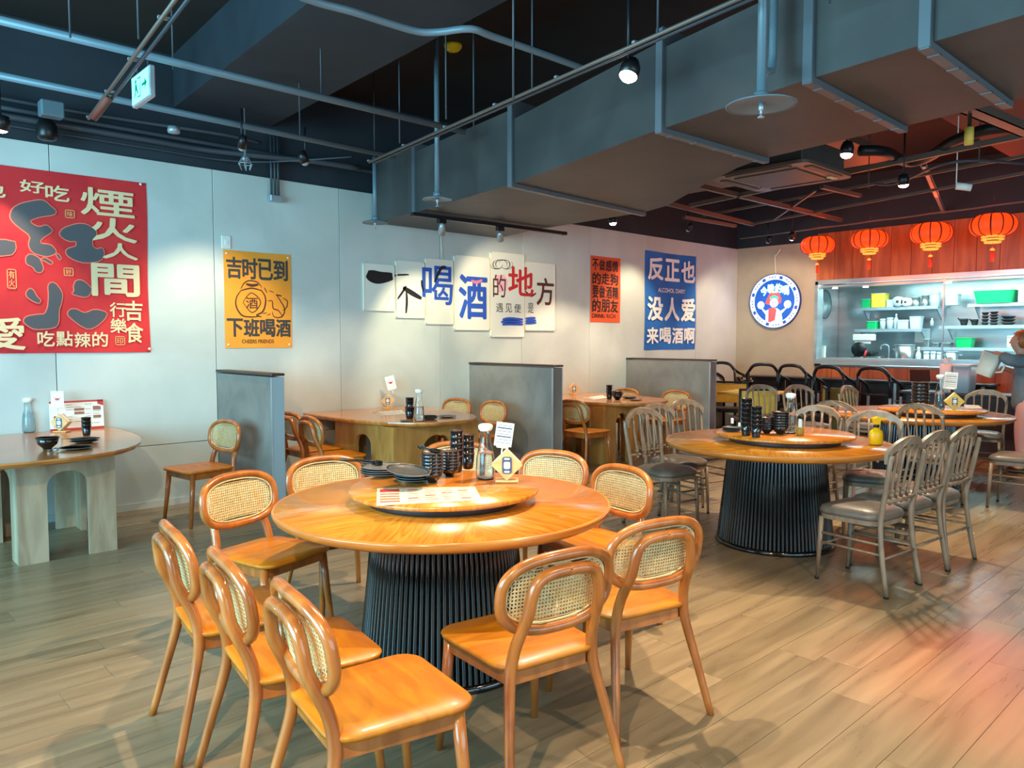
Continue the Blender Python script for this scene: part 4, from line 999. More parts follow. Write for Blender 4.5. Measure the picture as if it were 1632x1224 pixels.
# far left wall table
zt = .7515
carafe(46, 689, zt, 'glass carafe three quarters full of water on the far left wall table', .275, .62)
cups(25, 688, zt, 1, 'left of the carafe on the far left wall table', 'cups on the far left table', sc=1.05)
cups(138, 694, zt, 3, 'in front of the upright menu on the far left table', 'cups on the far left table', .030, .98)
bowls(76, 716, zt, 1, 'near the front rim of the far left wall table', 'bowls on the far left table', sc=1.25)
bowls(76, 716, zt+.02, 1, 'nested in the front bowl on the far left wall table', 'bowls on the far left table', sc=1.27)
plates(121, 716, zt, 1, 'at the front of the far left wall table', 'plates on the far left table', 1.05)
plates(134, 705, zt, 2, 'left of the chopsticks on the far left wall table', 'plates on the far left table', .95, .016)
p = G(130, 699, zt+.035)
for k in range(2):
    tag(MB().tube([(-.12, 0, 0), (.12, 0, 0)], [.002, .0035], 6).build('chopstick', M['ceramic'], None), ('front', 'rear')[k]+' black chopstick lying on the plates of the far left table', 'chopstick', 'chopsticks on the far left table'); o = COL.objects[-1]
    o.location = (p.x, p.y+.012*k, zt+.036); o.rotation_euler.z = R(-30+6*k)
for k, (x, y) in enumerate(((78, 718), (88, 719))):
    p = G(x, y, zt); tag(MB().lathe([(0, 0), (.014, .003), (.018, .014), (.012, .024), (0, .027)], n=12).build('steel_weight', M['alu'], None, origin=None), ('left', 'right')[k]+' small shiny ball-shaped chopstick rest on the far left table', 'chopstick rest'); COL.objects[-1].location = (p.x, p.y-.02, zt)
diamond_holder(92, 686, zt, -45, 'diamond napkin holder with octagonal badge on the far left wall table', .07)
pc = G(81, 684, zt); card_stand((pc.x, min(pc.y+.03, 7.04), zt+.19), -40, 0, 'cream card with a red crab print above the far left napkin holder', .10, .13, back='crab', stem=.05)
p1, p2 = G(90, 686, zt), G(170, 680, zt); c = (p1+p2)/2; c.x = 1.66; c.y = 7.075; p2 = p1+Vector((1, -.02, 0)); t = empty('standing_menu', (c.x, c.y, zt), math.atan2((p2-p1).y, (p2-p1).x), 'large red-bordered picture menu standing on the far left wall table', 'menu')
t.rotation_euler.x = R(-4)
MB().prism(rounded(.40, .24, .02, 3), 0, .003, Matrix.Translation((0, 0, .12)) @ XZ).build('board', M['white'], t)
m = MB(); m.prism([(-.2, .225), (.2, .225), (.2, .24), (-.2, .24)], .0032, .0036, XZ); m.prism([(-.2, .0), (.2, .0), (.2, .016), (-.2, .016)], .0032, .0036, XZ); m.prism([(.155, .205), (.2, .19), (.2, .24), (.155, .24)], .0032, .0036, XZ); m.build('red_border', M['menured'], t)
m = MB()
for x0_, y0_, w_, h_ in ((-.02, .155, .075, .022), (-.02, .125, .075, .022), (.12, .155, .06, .03), (.12, .09, .06, .022), (-.17, .03, .07, .09)): m.prism([(x0_, y0_), (x0_+w_, y0_), (x0_+w_, y0_+h_), (x0_, y0_+h_)], .0032, .0036, XZ)
tag(m.build('food_pictures', M['menu'], t), kind='stuff')
m = MB()
for cx in (-.08, -.02, .06, .12):
    for k in range(9):
        if random.random() < .75: y = .205-.02*k; m.prism([(cx, y), (cx+.03+.03*random.random(), y), (cx+.055, y+.003), (cx, y+.003)], .0033, .0035, XZ)
tag(m.build('text_lines', M['inkgrey'], t), kind='stuff')
# middle wall table
cups(653, 667, zt, 1, 'right way up as tumbler on the middle wall table', 'cups on the middle wall table', sc=1.3)
cups(653, 654, zt+.07, 2, 'on the tumbler of the middle wall table', 'cups on the middle wall table', .026, 1.1)
carafe(668, 671, zt, 'glass carafe with pale lid on the middle wall table', .29, .5)
plates(685, 668, zt, 3, 'on the right of the carafe on the middle wall table', 'plates on the middle wall table', .75)
plates(712, 665, zt, 1, 'with dark pattern at the rim of the middle wall table', 'plates on the middle wall table', .9)
plates(645, 671, zt, 1, 'left of the carafe foot on the middle wall table', 'plates on the middle wall table', .5)
diamond_holder(581, 646, zt, -40, 'diamond napkin holder against the wall on the middle wall table', .075)
pc = G(578, 644, zt); card_stand((pc.x, pc.y+.02, zt+.19), -32, -14, 'small white card with red print tilting above the middle wall table holder', .10, .15, back='crab', stem=.06)
flat_sheet('place_sheet', [(590, 657), (640, 654), (648, 660), (608, 662)], zt, 'bright paper place sheet on the middle wall table', M['white'])
# far wall table
cups(971, 636, zt, 3, 'beside the bowl on the far wall table', 'cups on the far wall table', .034, 1.15)
bowls(984, 637, zt, 2, 'in the centre of the far wall table', 'bowls on the far wall table', sc=1.3)
plates(1003, 635, zt, 2, 'right of the bowls on the far wall table', 'plates on the far wall table', .9)
plates(1014, 638, zt, 1, 'with napkins at the right end of the far wall table', 'plates on the far wall table', .8)
diamond_holder(889, 627, zt, -38, 'diamond napkin holder half hidden by the second partition', .075)
t = empty('dried_flower', G(890, 628, zt), 0, 'dried brown flower stem standing beside the half hidden napkin holder', 'flower'); t.location.y += .06
MB().tube([(0, 0, 0), (.01, 0, .12), (.04, 0, .25)], .003, 6).build('stem', M['ink_brown'], t); MB().lathe([(0, .22), (.012, .24), (.014, .27), (0, .30)], (.045, 0, 0), 8).build('flower_head', M['ink_brown'], t)
flat_sheet('place_sheet', [(930, 634), (960, 630), (968, 634), (945, 637)], zt, 'bright paper place sheet on the far wall table', M['white'])
# bamboo table things
zb = .7515
cups(1178, 615, zb, 1, 'left on the bamboo table', 'cups on the bamboo table', sc=1.7); bowls(1192, 616, zb, 1, 'on the bamboo table', 'bowls on the bamboo table', sc=1.6); plates(1208, 615, zb, 1, 'right on the bamboo table', 'plates on the bamboo table', 1.3)

# ================================================================== WALL GRAPHICS
WF = YB-.0101                     # face of the wall panels
def wq(px0, py0, px1, py1):      # pixel box on the wall -> x0,x1,z0,z1
    a = W(px0, py0, WF); b = W(px1, py0, WF); c = W(px0, py1, WF); d = W(px1, py1, WF)
    return (min(a[0], c[0]), max(b[0], d[0]), (c[1]+d[1])/2, (a[1]+b[1])/2)
def sheet(name, x0, x1, z0, z1, mt, label, th=.004, cat='poster', wob=0.0, frame=False, group=None, y=None):
    yy = WF if y is None else y
    t = empty(name, ((x0+x1)/2, yy, (z0+z1)/2), 0, label, cat, group)
    w, h = x1-x0, z1-z0
    nx, nz_ = 14, 18; vs = []; fs = []
    ph = random.random()*6
    for i in range(nx+1):
        for j in range(nz_+1):
            u, v = i/nx-.5, j/nz_-.5
            dy = -th - wob*(.5+.5*math.sin(u*9+v*4+ph))*(1-abs(2*u)**6)*(1 if v > -.49 else 1)
            xx = u*w + wob*.6*math.sin(v*7+ph)*(1 if abs(u) > .4 else .5); zz = v*h - wob*.8*math.sin((u+.5)*math.pi)*(1 if v > 0 else -.4)
            vs.append((xx, dy, zz))
    for i in range(nx):
        for j in range(nz_): a = i*(nz_+1)+j; fs.append((a, a+nz_+1, a+nz_+2, a+1))
    n0 = len(vs); vs += [(-w/2, 0, -h/2), (w/2, 0, -h/2), (w/2, 0, h/2), (-w/2, 0, h/2)]
    b = MB().add(vs[:n0], fs, wob > 0)
    if th > .006: b.box((0, -(th-.0015)/2, 0), (w, th-.0015, h))
    b.build('face', mt, t)
    return t
def deco(t, mb, name, mt):       # mb holds world-space coords on the wall; move under t
    if not mb.v: return
    l = t.location; mb.v = [(x-l.x, y-l.y, z-l.z) for x, y, z in mb.v]; return mb.build(name, mt, t)
def WM(d): return Matrix.Translation((0, WF-d, 0)) @ XZ
def txt(mb, s, q, off, d, vert=False, gap=.08, jit=0): line(mb, s, q, off, WM(d), 0.0, gap, vert, jit)
def strokes(pts, d, crop, grow=0.0):
    (ox, oy, k) = crop; P = [W(ox+x/k, oy+y/k, WF) for x, y in pts]; n = len(P)
    # soften corners
    Q = []
    for i in range(n):
        p, q = Vector(P[i]), Vector(P[(i+1) % n]); Q += [p.lerp(q, .22), p.lerp(q, .78)]
    if grow:
        n = len(Q); ar = sum(Q[i].x*Q[(i+1)%n].y-Q[(i+1)%n].x*Q[i].y for i in range(n)); sg = 1 if ar > 0 else -1; E_ = []
        for i in range(n):
            t = (Q[(i+1)%n]-Q[i-1]); t = t.normalized() if t.length > 0 else Vector((1, 0)); E_.append(Q[i]+Vector((t.y, -t.x))*grow*sg)
        Q = E_
    return [(q.x, q.y) for q in Q]
# red banner
c7, c8 = (0, 260, 6.528), (0, 420, 6.528)
rb = sheet('red_banner', -.55, 2.262, 1.385, 2.86, M['cloth_red'], 'large red cloth banner with charcoal and cream calligraphy at the far left', wob=.009)
D_ = .017
big = [([(100,540),(130,470),(220,420),(400,385),(460,395),(520,450),(580,500),(560,540),(400,560),(300,600),(330,640),(400,670),(480,645),(520,680),(545,710),(420,790),(410,840),(520,850),(570,900),(575,940),(500,970),(440,965),(330,930),(290,850),(320,760),(180,660),(110,590)], c7),
 ([(265,980),(310,945),(400,985),(430,1050),(445,1100),(420,1140),(370,1130),(340,1080),(270,1050)], c7), ([(420,1000),(460,985),(545,1035),(525,1055),(470,1020)], c7), ([(575,950),(600,945),(632,995),(615,1005)], c7),
 ([(610,740),(650,680),(800,630),(900,640),(990,700),(1000,750),(950,800),(955,870),(1000,900),(1060,880),(1080,950),(1040,1020),(880,1040),(770,1010),(690,960),(680,910),(720,885),(790,870),(790,810),(720,815),(660,790)], c7),
 ([(-330,800),(150,800),(160,900),(110,965),(-330,960)], c7),
 ([(265,310),(300,260),(340,275),(380,350),(420,385),(400,415),(330,385),(280,350)], c8),
 ([(495,230),(530,195),(580,215),(620,270),(645,320),(630,420),(605,480),(605,620),(560,670),(360,685),(290,650),(235,600),(270,550),(400,530),(460,530),(495,460),(505,330)], c8),
 ([(740,315),(770,290),(760,230),(790,175),(850,175),(920,230),(950,270),(920,330),(890,350),(820,340)], c8),
 ([(700,510),(730,475),(790,475),(850,510),(890,515),(980,475),(1115,510),(1080,580),(1000,650),(920,685),(840,650),(760,590),(705,540)], c8)]
mo, mg = MB(), MB()
for pts, c in big:
    mo.prism(strokes(pts, 0, c, .008), 0, .0008, WM(D_)); mg.prism(strokes(pts, 0, c), .0012, .002, WM(D_))
m = MB()
txt(m, '煙', wq(124, 302, 216, 346), .022, D_+.001); txt(m, '火', wq(138, 348, 220, 386), .03, D_+.0006)
txt(m, '人', wq(160, 388, 221, 414), .034, D_+.0006); txt(m, '間', wq(142, 421, 224, 473), .03, D_+.001)
txt(m, '好', wq(29, 288, 72, 308), .022, D_+.001); txt(m, '吃', wq(70, 296, 111, 321), .022, D_+.001)
txt(m, '行樂', wq(175, 481, 200, 532), .018, D_+.001, True); txt(m, '吉食', wq(199, 478, 226, 548), .022, D_+.001, True)
txt(m, '吃點辣的', wq(58, 529, 172, 553), .02, D_+.001, jit=.008); txt(m, '愛', wq(-34, 506, 42, 558), .022, D_+.001)
txt(m, '也', wq(-40, 292, 10, 314), .022, D_+.001)
deco(rb, mo, 'character_outline', M['outline']); deco(rb, mg, 'large_characters', M['banner_grey']); tag(deco(rb, m, 'lettering', M['cream']), kind='stuff')
TAN = mat('tan_print', srgb(236, 170, 110), .7)
def seal(mb, q, s, d):
    mb = MB()
    x0, x1, z0, z1 = q; w = .006
    for a in ((x0, x1, z0, z0+w), (x0, x1, z1-w, z1), (x0, x0+w, z0, z1), (x1-w, x1, z0, z1)): mb.prism([(a[0], a[2]), (a[1], a[2]), (a[1], a[3]), (a[0], a[3])], 0, .0008, WM(d))
    txt(mb, s, (x0+.012, x1-.012, z0+.012, z1-.012), .01, d, vert=(len(s) > 1)); deco(rb, mb, 'seal_stamp', TAN)
seal(m, wq(183, 536, 198, 550), '印', D_+.001); seal(m, wq(101, 427, 116, 440), '好', D_+.001); seal(m, wq(11, 429, 25, 460), '有火', D_+.001); seal(m, wq(103, 335, 118, 348), '味', D_+.001)
for (x, y) in ((223, 294), (237, 556)):
    a = W(x, y, WF); tag_ = MB().lathe([(0, -.0), (.012, 0), (.010, .006), (0, .008)], n=10, M=Matrix.Translation((a[0]-rb.location.x, -.018, a[1]-rb.location.z)) @ Matrix.Rotation(R(90), 4, 'X')); tag_.build('corner_tack', M['white'], rb)
def tacks(t, w, h, d=.006):
    for sx in (-1, 1):
        for sz in (-1, 1): MB().lathe([(0, 0), (.011, 0), (.009, .004), (0, .006)], n=10, M=Matrix.Translation((sx*(w/2-.03), -d, sz*(h/2-.03))) @ Matrix.Rotation(R(90), 4, 'X')).build('corner_tack', M['white'], t)
# orange poster
ob = sheet('orange_poster', 2.935, 3.615, 1.415, 2.34, M['orange'], 'orange poster with wine jar and teapot drawing beside the small partition', wob=.002)
m = MB(); D2 = .007
txt(m, '吉时已到', wq(360, 412, 458, 446), .034, D2, gap=.02); txt(m, '下班喝酒', wq(361, 508, 463, 537), .034, D2, gap=.02)
tag(deco(ob, m, 'lettering', M['inkgrey']), kind='stuff')
m = MB(); glyph(m, 'CHEERS FRIENDS', wq(385, 541, 436, 547), .02, WM(D2), 0)
def brush(mb, pts, w, crop=(0, 250, 3.0), d=D2, taper=True):
    P = [Vector(W(crop[0]+x/crop[2], crop[1]+y/crop[2], WF)) for x, y in pts]
    S = smooth([(p.x, p.y, 0) for p in P], 4); n = len(S); Lf = []; Rt = []
    for i, p in enumerate(S):
        t = (S[min(i+1, n-1)]-S[max(i-1, 0)]); t = t.normalized() if t.length > 0 else Vector((1, 0, 0))
        ww = w*(.45+.55*math.sin(math.pi*(i+.6)/(n+.2))) if taper else w
        Lf.append((p.x-t.y*ww, p.y+t.x*ww, 0)); Rt.append((p.x+t.y*ww, p.y-t.x*ww, 0))
    Mx = WM(d); mb.add([Mx @ Vector(q) for q in Lf+Rt], [(n+i, n+i+1, i+1, i) for i in range(n-1)])
for pts, w in (([(1150,630),(1165,605),(1190,592),(1230,600),(1250,625)], .006), ([(1148,640),(1200,628),(1250,640)], .007), ([(1175,608),(1205,615),(1235,610)], .014), ([(1150,640),(1130,670),(1126,705),(1140,740),(1165,762),(1215,765),(1240,760)], .007), ([(1245,635),(1265,665),(1268,700),(1255,740),(1225,757),(1250,765)], .008),
    ([(1160,695),(1200,650),(1245,695),(1205,745),(1160,695)], .005), ([(1262,625),(1275,650)], .005), ([(1285,640),(1308,648)], .004), ([(1280,690),(1300,690),(1305,725),(1330,735),(1350,765)], .006), ([(1300,740),(1310,765),(1345,765),(1360,730),(1340,690),(1320,660)], .006), ([(1318,660),(1345,665)], .007), ([(1350,675),(1372,690),(1368,720),(1350,735)], .005), ([(1255,750),(1275,745)], .004), ([(1275,758),(1292,750)], .004)):
    brush(m, pts, w)
txt(m, '酒', wq(391, 474, 411, 492), .01, D2)
tag(deco(ob, m, 'drawing', M['ink_brown']), kind='stuff'); tacks(ob, .68, .92)
# six calligraphy panels
def cpanel(x0, x1, z0, z1, label):
    t = sheet('calligraphy_panel', x0, x1, z0, z1, M['canvas'], label, th=.02, group='six white calligraphy panels', cat='panel')
    m = MB(); w, h = x1-x0, z1-z0
    for c, d in (((0, -.011, h/2), (w+.012, .022, .012)), ((0, -.011, -h/2), (w+.012, .022, .012)), ((w/2, -.011, 0), (.012, .022, h)), ((-w/2, -.011, 0), (.012, .022, h))): m.box(c, d)
    m.build('thin_frame', mat('pale_frame', srgb(232, 222, 200), .5), t); return t
D3 = .0215; cq = (544, 350, 3.0)
pa = cpanel(4.452, 4.835, 1.815, 2.31, 'white panel with a single black horizontal brush stroke, leftmost of six')
pb_ = cpanel(4.872, 5.245, 1.745, 2.37, 'white panel with a black umbrella-shaped character, second of six')
pc_ = cpanel(5.28, 5.665, 1.68, 2.42, 'white panel with a black-to-blue drinking character, third of six')
pd_ = cpanel(5.695, 6.235, 1.615, 2.49, 'white panel with the large blue wine character, fourth of six')
pe_ = cpanel(6.27, 6.83, 1.535, 2.575, 'tallest white panel with a beer sketch and red and brown characters, fifth of six')
pf_ = cpanel(6.862, 7.40, 1.62, 2.49, 'white panel with brown brush character and blue strokes, rightmost of six')
m = MB(); brush(m, [(118,258),(140,270),(180,278),(240,272)], .07, cq, D3); m2 = MB(); brush(m2, [(246,270),(262,266),(300,264),(318,264)], .010, cq, D3)
deco(pa, m, 'brush_stroke', M['ink']); deco(pb_, m2, 'brush_stroke', M['ink'])
m = MB(); brush(m, [(262,382),(285,350),(305,318)], .014, cq, D3); brush(m, [(290,325),(330,350),(378,378)], .03, cq, D3); brush(m, [(306,345),(308,395),(304,448)], .016, cq, D3); deco(pb_, m, 'character', M['ink'])
m = MB(); txt(m, '喝', wq(669, 424, 722, 486), .012, D3+.001); deco(pc_, m, 'character', M['ink_blue'])
m = MB(); brush(m, [(440,300),(470,235),(495,228)], .02, cq, D3+.002); brush(m, [(378,290),(382,320),(388,345)], .016, cq, D3+.002); deco(pc_, m, 'brush_stroke', M['ink'])
m = MB(); txt(m, '酒', wq(727, 438, 777, 509), .03, D3+.001); deco(pd_, m, 'character', M['ink_blue'])
m = MB(); brush(m, [(615,292),(640,300),(668,290)], .02, cq, D3+.003); deco(pd_, m, 'brush_stroke', M['ink_pink'])
m = MB(); txt(m, '的', wq(783, 438, 805, 474), .006, D3+.001); deco(pe_, m, 'character', M['ink_brown'])
m = MB(); txt(m, '地', wq(806, 425, 850, 472), .02, D3+.002); deco(pe_, m, 'red_character', M['ink_red'])
m = MB()
for k in range(9):
    a = k*.7; brush(m, [(760+30*math.cos(a+j*.8)*(1-.3*(k%2))+k*6-24, 215+22*math.sin(a+j*.8)) for j in range(5)], .004, cq, D3+.0008)
deco(pe_, m, 'sketch', M['inkgrey'])
m = MB(); m.prism([(W(544+x/3, 350+y/3, WF)) for x, y in ((725,270),(770,262),(790,290),(785,340),(745,350))], 0, .0003, WM(D3)); deco(pe_, m, 'colour_wash', mat('pink_wash', srgb(236, 176, 190), .7))
m = MB(); txt(m, '遇见便', wq(787, 484, 830, 498), .0, D3+.001, gap=.25); deco(pe_, m, 'small_characters', M['ink'])
m = MB(); txt(m, '是', wq(839, 483, 849, 499), .0, D3+.001); deco(pf_, m, 'small_characters', M['ink'])
m = MB(); txt(m, '方', wq(852, 443, 882, 487), .02, D3+.001); brush(m, [(872,340),(900,365),(925,352)], .014, cq, D3+.002); deco(pf_, m, 'character', M['ink_brown'])
m = MB(); 
for y in (478, 490, 502): brush(m, [(762+random.randint(-4, 6), y), (800, y-4), (863, y)], .02, cq, D3+.001)
deco(pe_, m, 'blue_brush', M['ink_blue'])
m = MB()
for y in (474, 486, 497): brush(m, [(874, y), (900, y-2), (926+random.randint(-8, 4), y-4)], .018, cq, D3+.001)
deco(pf_, m, 'blue_brush', M['ink_blue'])
# vermilion poster
vp = sheet('vermilion_poster', 8.14, 8.80, 1.74, 2.675, M['vermil'], 'vermilion poster with five rows of black characters', wob=.003)
m = MB()
for s, y0_, y1_ in (('不做感情', 414, 432), ('的走狗', 435, 454), ('要做酒精', 456, 476), ('的朋友', 477, 498)): txt(m, s, wq(943, y0_, 985, y1_), .03, .008, gap=.06)
glyph(m, 'DRINK/ RICH', wq(943, 500, 980, 507), .02, WM(.008), 0); tag(deco(vp, m, 'lettering', M['ink']), kind='stuff')
# blue banner
bb = sheet('blue_banner', 9.385, 10.745, 1.335, 2.845, M['blueban'], 'large blue cloth banner with white characters above the third partition', wob=.012)
m = MB(); D4 = .022
txt(m, '反正也', wq(1030, 413, 1107, 449), .035, D4); glyph(m, 'ALCOHOL DIARY', wq(1047, 460, 1090, 467), .02, WM(D4), 0)
txt(m, '没人爱', wq(1029, 474, 1107, 512), .035, D4); txt(m, '来喝酒啊', wq(1028, 522, 1106, 548), .032, D4)
tag(deco(bb, m, 'lettering', M['offwhite']), kind='stuff')
# switch plate and sensor
a = W(360, 386, WF); t = empty('wall_switch', (a[0], WF, a[1]), 0, 'white wall switch plate above the orange poster', 'switch')
MB().box((0, -.005, 0), (.085, .01, .12), ch=.003).build('plate', M['white'], t); MB().box((0, -.011, 0), (.03, .004, .045), ch=.001).build('rocker', M['offwhite'], t)
pts = [W(702, 375, WF), W(703, 392, WF), W(704, 410, WF)]
tag(MB().tube([(x, WF-.006, z) for x, z in pts], .004, 6).build('cable', M['white'], None, origin=(pts[0][0], WF-.006, pts[0][1])), 'thin white cable running down the wall to the calligraphy panels', 'cable')
# round lit sign on the kitchen wall
sy, sz = K(1235, 480, XK-.04); t = empty('round_light_sign', (XK-.0122, sy, sz), 0, 'round glowing blue sign with opera-hat figure on the beige side wall', 'sign')
RS = .455; SM = lambda d: Matrix(((0, 0, -1, -d), (-1, 0, 0, 0), (0, 1, 0, 0), (0, 0, 0, 1)))    # local x -> -y, y -> z, faces -x
circ = lambda r_, n=48, cx=0, cy=0: [(cx+r_*math.cos(2*math.pi*k/n), cy+r_*math.sin(2*math.pi*k/n)) for k in range(n)]
MB().prism(circ(RS), .0, .05, SM(0)).build('casing', mat('sign_casing', srgb(40, 70, 150), .4), t)
MB().prism(circ(RS-.012), .0, .002, SM(.05)).build('rim_face', M['signwhite'], t)
MB().prism(circ(.36), .0, .002, SM(.052)).build('centre_face', M['signblue'], t)
m = MB()
for k in range(16):
    a = 2*math.pi*k/16+.1; c = Vector((math.cos(a), math.sin(a))); n_ = Vector((-c.y, c.x)); r0, r1 = .375, .425
    if k % 2: m.prism([c*r0-n_*.03, c*r1-n_*.03, c*r1+n_*.03, c*r0+n_*.03], 0, .001, SM(.053))
    else:
        for dk in (-.05, 0, .05): m.prism([c*.39+n_*(dk-.012), c*.41+n_*(dk-.012), c*.41+n_*(dk+.012), c*.39+n_*(dk+.012)], 0, .001, SM(.053))
tag(m.build('rim_marks', M['signblue'], t), kind='stuff')
m = MB()
for i, ch in enumerate('今晚約嗎'):
    x = -.25+.13*i; arc = -.025*abs(i-1.5)**1.6; glyph(m, ch, (x, x+.125, .14+arc, .30+arc), .05, SM(.0555), 0)
m.build('lettering', M['signcyan'], t)
m = MB()
m.prism([(-.10, .10), (-.14, .02), (-.16, -.04), (-.06, -.06), (.05, -.06), (.12, -.03), (.13, .03), (.10, .11), (.04, .155), (-.04, .155)], 0, .001, SM(.0545)); m.prism([(-.10, -.13), (-.02, -.10), (.05, -.14), (.02, -.32), (-.06, -.35), (-.10, -.34)], 0, .001, SM(.057)); m.build('red_shapes', M['signred'], t)
m = MB(); m.prism([(-.15, -.16), (-.06, -.12), (.06, -.12), (.13, -.18), (.16, -.33), (0, -.36), (-.15, -.33)], 0, .001, SM(.0552)); m.prism(circ(.075, 20, 0, -.03), 0, .001, SM(.0562)); m.prism(circ(.065, 16, -.24, -.06), 0, .001, SM(.0552)); m.prism(circ(.065, 16, .24, -.06), 0, .001, SM(.0552))
m.prism([(-.24, -.11), (-.20, -.12), (-.12, -.18), (-.15, -.22)], 0, .001, SM(.0552)); m.prism([(.24, -.11), (.20, -.12), (.11, -.17), (.13, -.22)], 0, .001, SM(.0552)); m.build('white_figure', M['signwhite'], t)
m = MB(); m.prism([(-.07, .07), (0, .10), (.07, .07), (.08, .03), (0, .06), (-.08, .03)], 0, .001, SM(.0572)); m.build('green_band', M['signgreen'], t)
m = MB(); 
for cx in (-.028, .028): m.prism([(cx-.015, -.02), (cx+.015, -.02), (cx+.012, -.032), (cx-.012, -.032)], 0, .001, SM(.0574))
m.prism([(-.02, -.07), (.02, -.07), (.012, -.082), (-.012, -.082)], 0, .001, SM(.0574)); m.build('face_marks', M['signblue'], t)
l = bpy.data.lights.new('sign_glow', 'POINT'); l.energy = 4; l.color = (.5, .6, 1); l.shadow_soft_size = .3; o = bpy.data.objects.new('sign_glow', l); COL.objects.link(o); o.parent = t; o.location = (-.35, 0, 0)
a0 = Vector((XK-.03, sy, sz+RS-.01)); a1 = G(1246, 380, 2.95)
tag(MB().tube(smooth([a0, (XK-.03, sy+.02, sz+RS+.3), (XK-.05, sy-.02, 2.9), (XK-.12, sy-.12, 2.98)], 4), .007, 6).build('cable', M['white'], None, origin=tuple(a0)), 'pale cable rising from the round sign to the ceiling', 'cable')

# ================================================================== LANTERNS
def make_lantern():
    t = empty('red_lantern', (0, 0, 0))
    prof = []
    for k in range(17):
        a = -math.pi/2+math.pi*k/16; prof.append((.105+.135*math.cos(a)**.8 if k not in (0, 16) else .105, .125*math.sin(a)))
    m = MB(); n = 48; vs = []; 
    for r_, z in prof:
        for k in range(n):
            bulge = 1+.035*abs(math.sin(6*math.pi*k/n)); vs.append((r_*bulge*math.cos(2*math.pi*k/n), r_*bulge*math.sin(2*math.pi*k/n), z))
    m.add(vs, [(i*n+k, i*n+(k+1)%n, (i+1)*n+(k+1)%n, (i+1)*n+k) for i in range(16) for k in range(n)], True); m.build('silk_body', M['lantern'], t)
    for k in range(12):
        a = 2*math.pi*k/12; pts = [((r_*1.0+.003)*math.cos(a), (r_*1.0+.003)*math.sin(a), z) for r_, z in prof]; MB().tube(pts, .009, 5).build('rib', M['lanternrib'], t)
    lathe_obj('inner_sleeve', [(0, -.12), (.07, -.12), (.06, -.195), (0, -.195)], M['lanternrib'], t)
    lathe_obj('top_cap', [(0, .14), (.06, .14), (.11, .125), (.112, .118), (0, .118)], M['lanternrib'], t)
    lathe_obj('gold_band', [(.0, -.122), (.12, -.122), (.126, -.134), (.118, -.144), (0, -.144)], M['lanterngold'], t)
    lathe_obj('gold_band', [(.0, -.158), (.118, -.158), (.122, -.168), (.112, -.176), (0, -.176)], M['lanterngold'], t)
    lathe_obj('gold_fringe', [(.0, -.19), (.09, -.19), (.092, -.20), (.084, -.21), (0, -.21)], M['lanterngold'], t)
    MB().tube([(0, 0, -.2), (0, 0, -.26)], .003, 6).build('cord', M['tassel'], t)
    lathe_obj('knot', [(0, -.30), (.02, -.295), (.03, -.285), (.012, -.27), (0, -.26)], M['lanterngold'], t, 8)
    lathe_obj('tassel', [(0, -.30), (.012, -.30), (.018, -.33), (.020, -.42), (0, -.425)], M['tassel'], t, 10)
    MB().tube([(0, 0, .14), (0, 0, .34)], .004, 6).build('hanging_cord', M['dark_metal'], t)
    return t
lan = make_lantern(); LX = 10.6
lbl = ('red silk lantern leftmost of the four, nearest the round sign', 'red silk lantern second from left with a faded tassel', 'red silk lantern third from left with white knot above the tassel', 'red silk lantern rightmost of the four')
for k, (px, py, rr) in enumerate(((1303, 391, .93), (1386, 382, .93), (1484, 372, 1.0), (1583, 359, 1.02))):
    y_, z_ = K(px, py, LX)
    o = lan if k == 0 else dup(lan, (0, 0, 0))
    if k == 0: KIDS[lan.name] = [(c, []) for c in bpy.data.objects if c.parent == lan]
    o.location = (LX, y_, z_); tag(o, lbl[k], 'lantern', 'red lanterns before the kitchen'); o.scale = (rr, rr, rr); o.rotation_euler = (0, 0, .4*k)
    l = bpy.data.lights.new('lantern_glow', 'POINT'); l.energy = 16; l.color = (1, .16, .03); l.shadow_soft_size = .2; q = bpy.data.objects.new('lantern_glow', l); COL.objects.link(q); q.parent = o; q.location = (-.1, 0, -.55)
    l = bpy.data.lights.new('lantern_glow', 'POINT'); l.energy = 5; l.color = (1, .10, .03); l.shadow_soft_size = .2; q = bpy.data.objects.new('lantern_glow', l); COL.objects.link(q); q.parent = o; q.location = (0, 0, .45)
y0_, z0_ = K(1303, 368, LX); 
pipe_run('lantern_rail', [(LX, *K(1180, 380, LX)), (LX, *K(1303, 364, LX)), (LX, *K(1583, 328, LX)), (LX, -1.0, K(1583, 328, LX)[1]+.12)], .011, M['warmsteel'], 'thin steel rail the red lanterns hang from', 'rail')

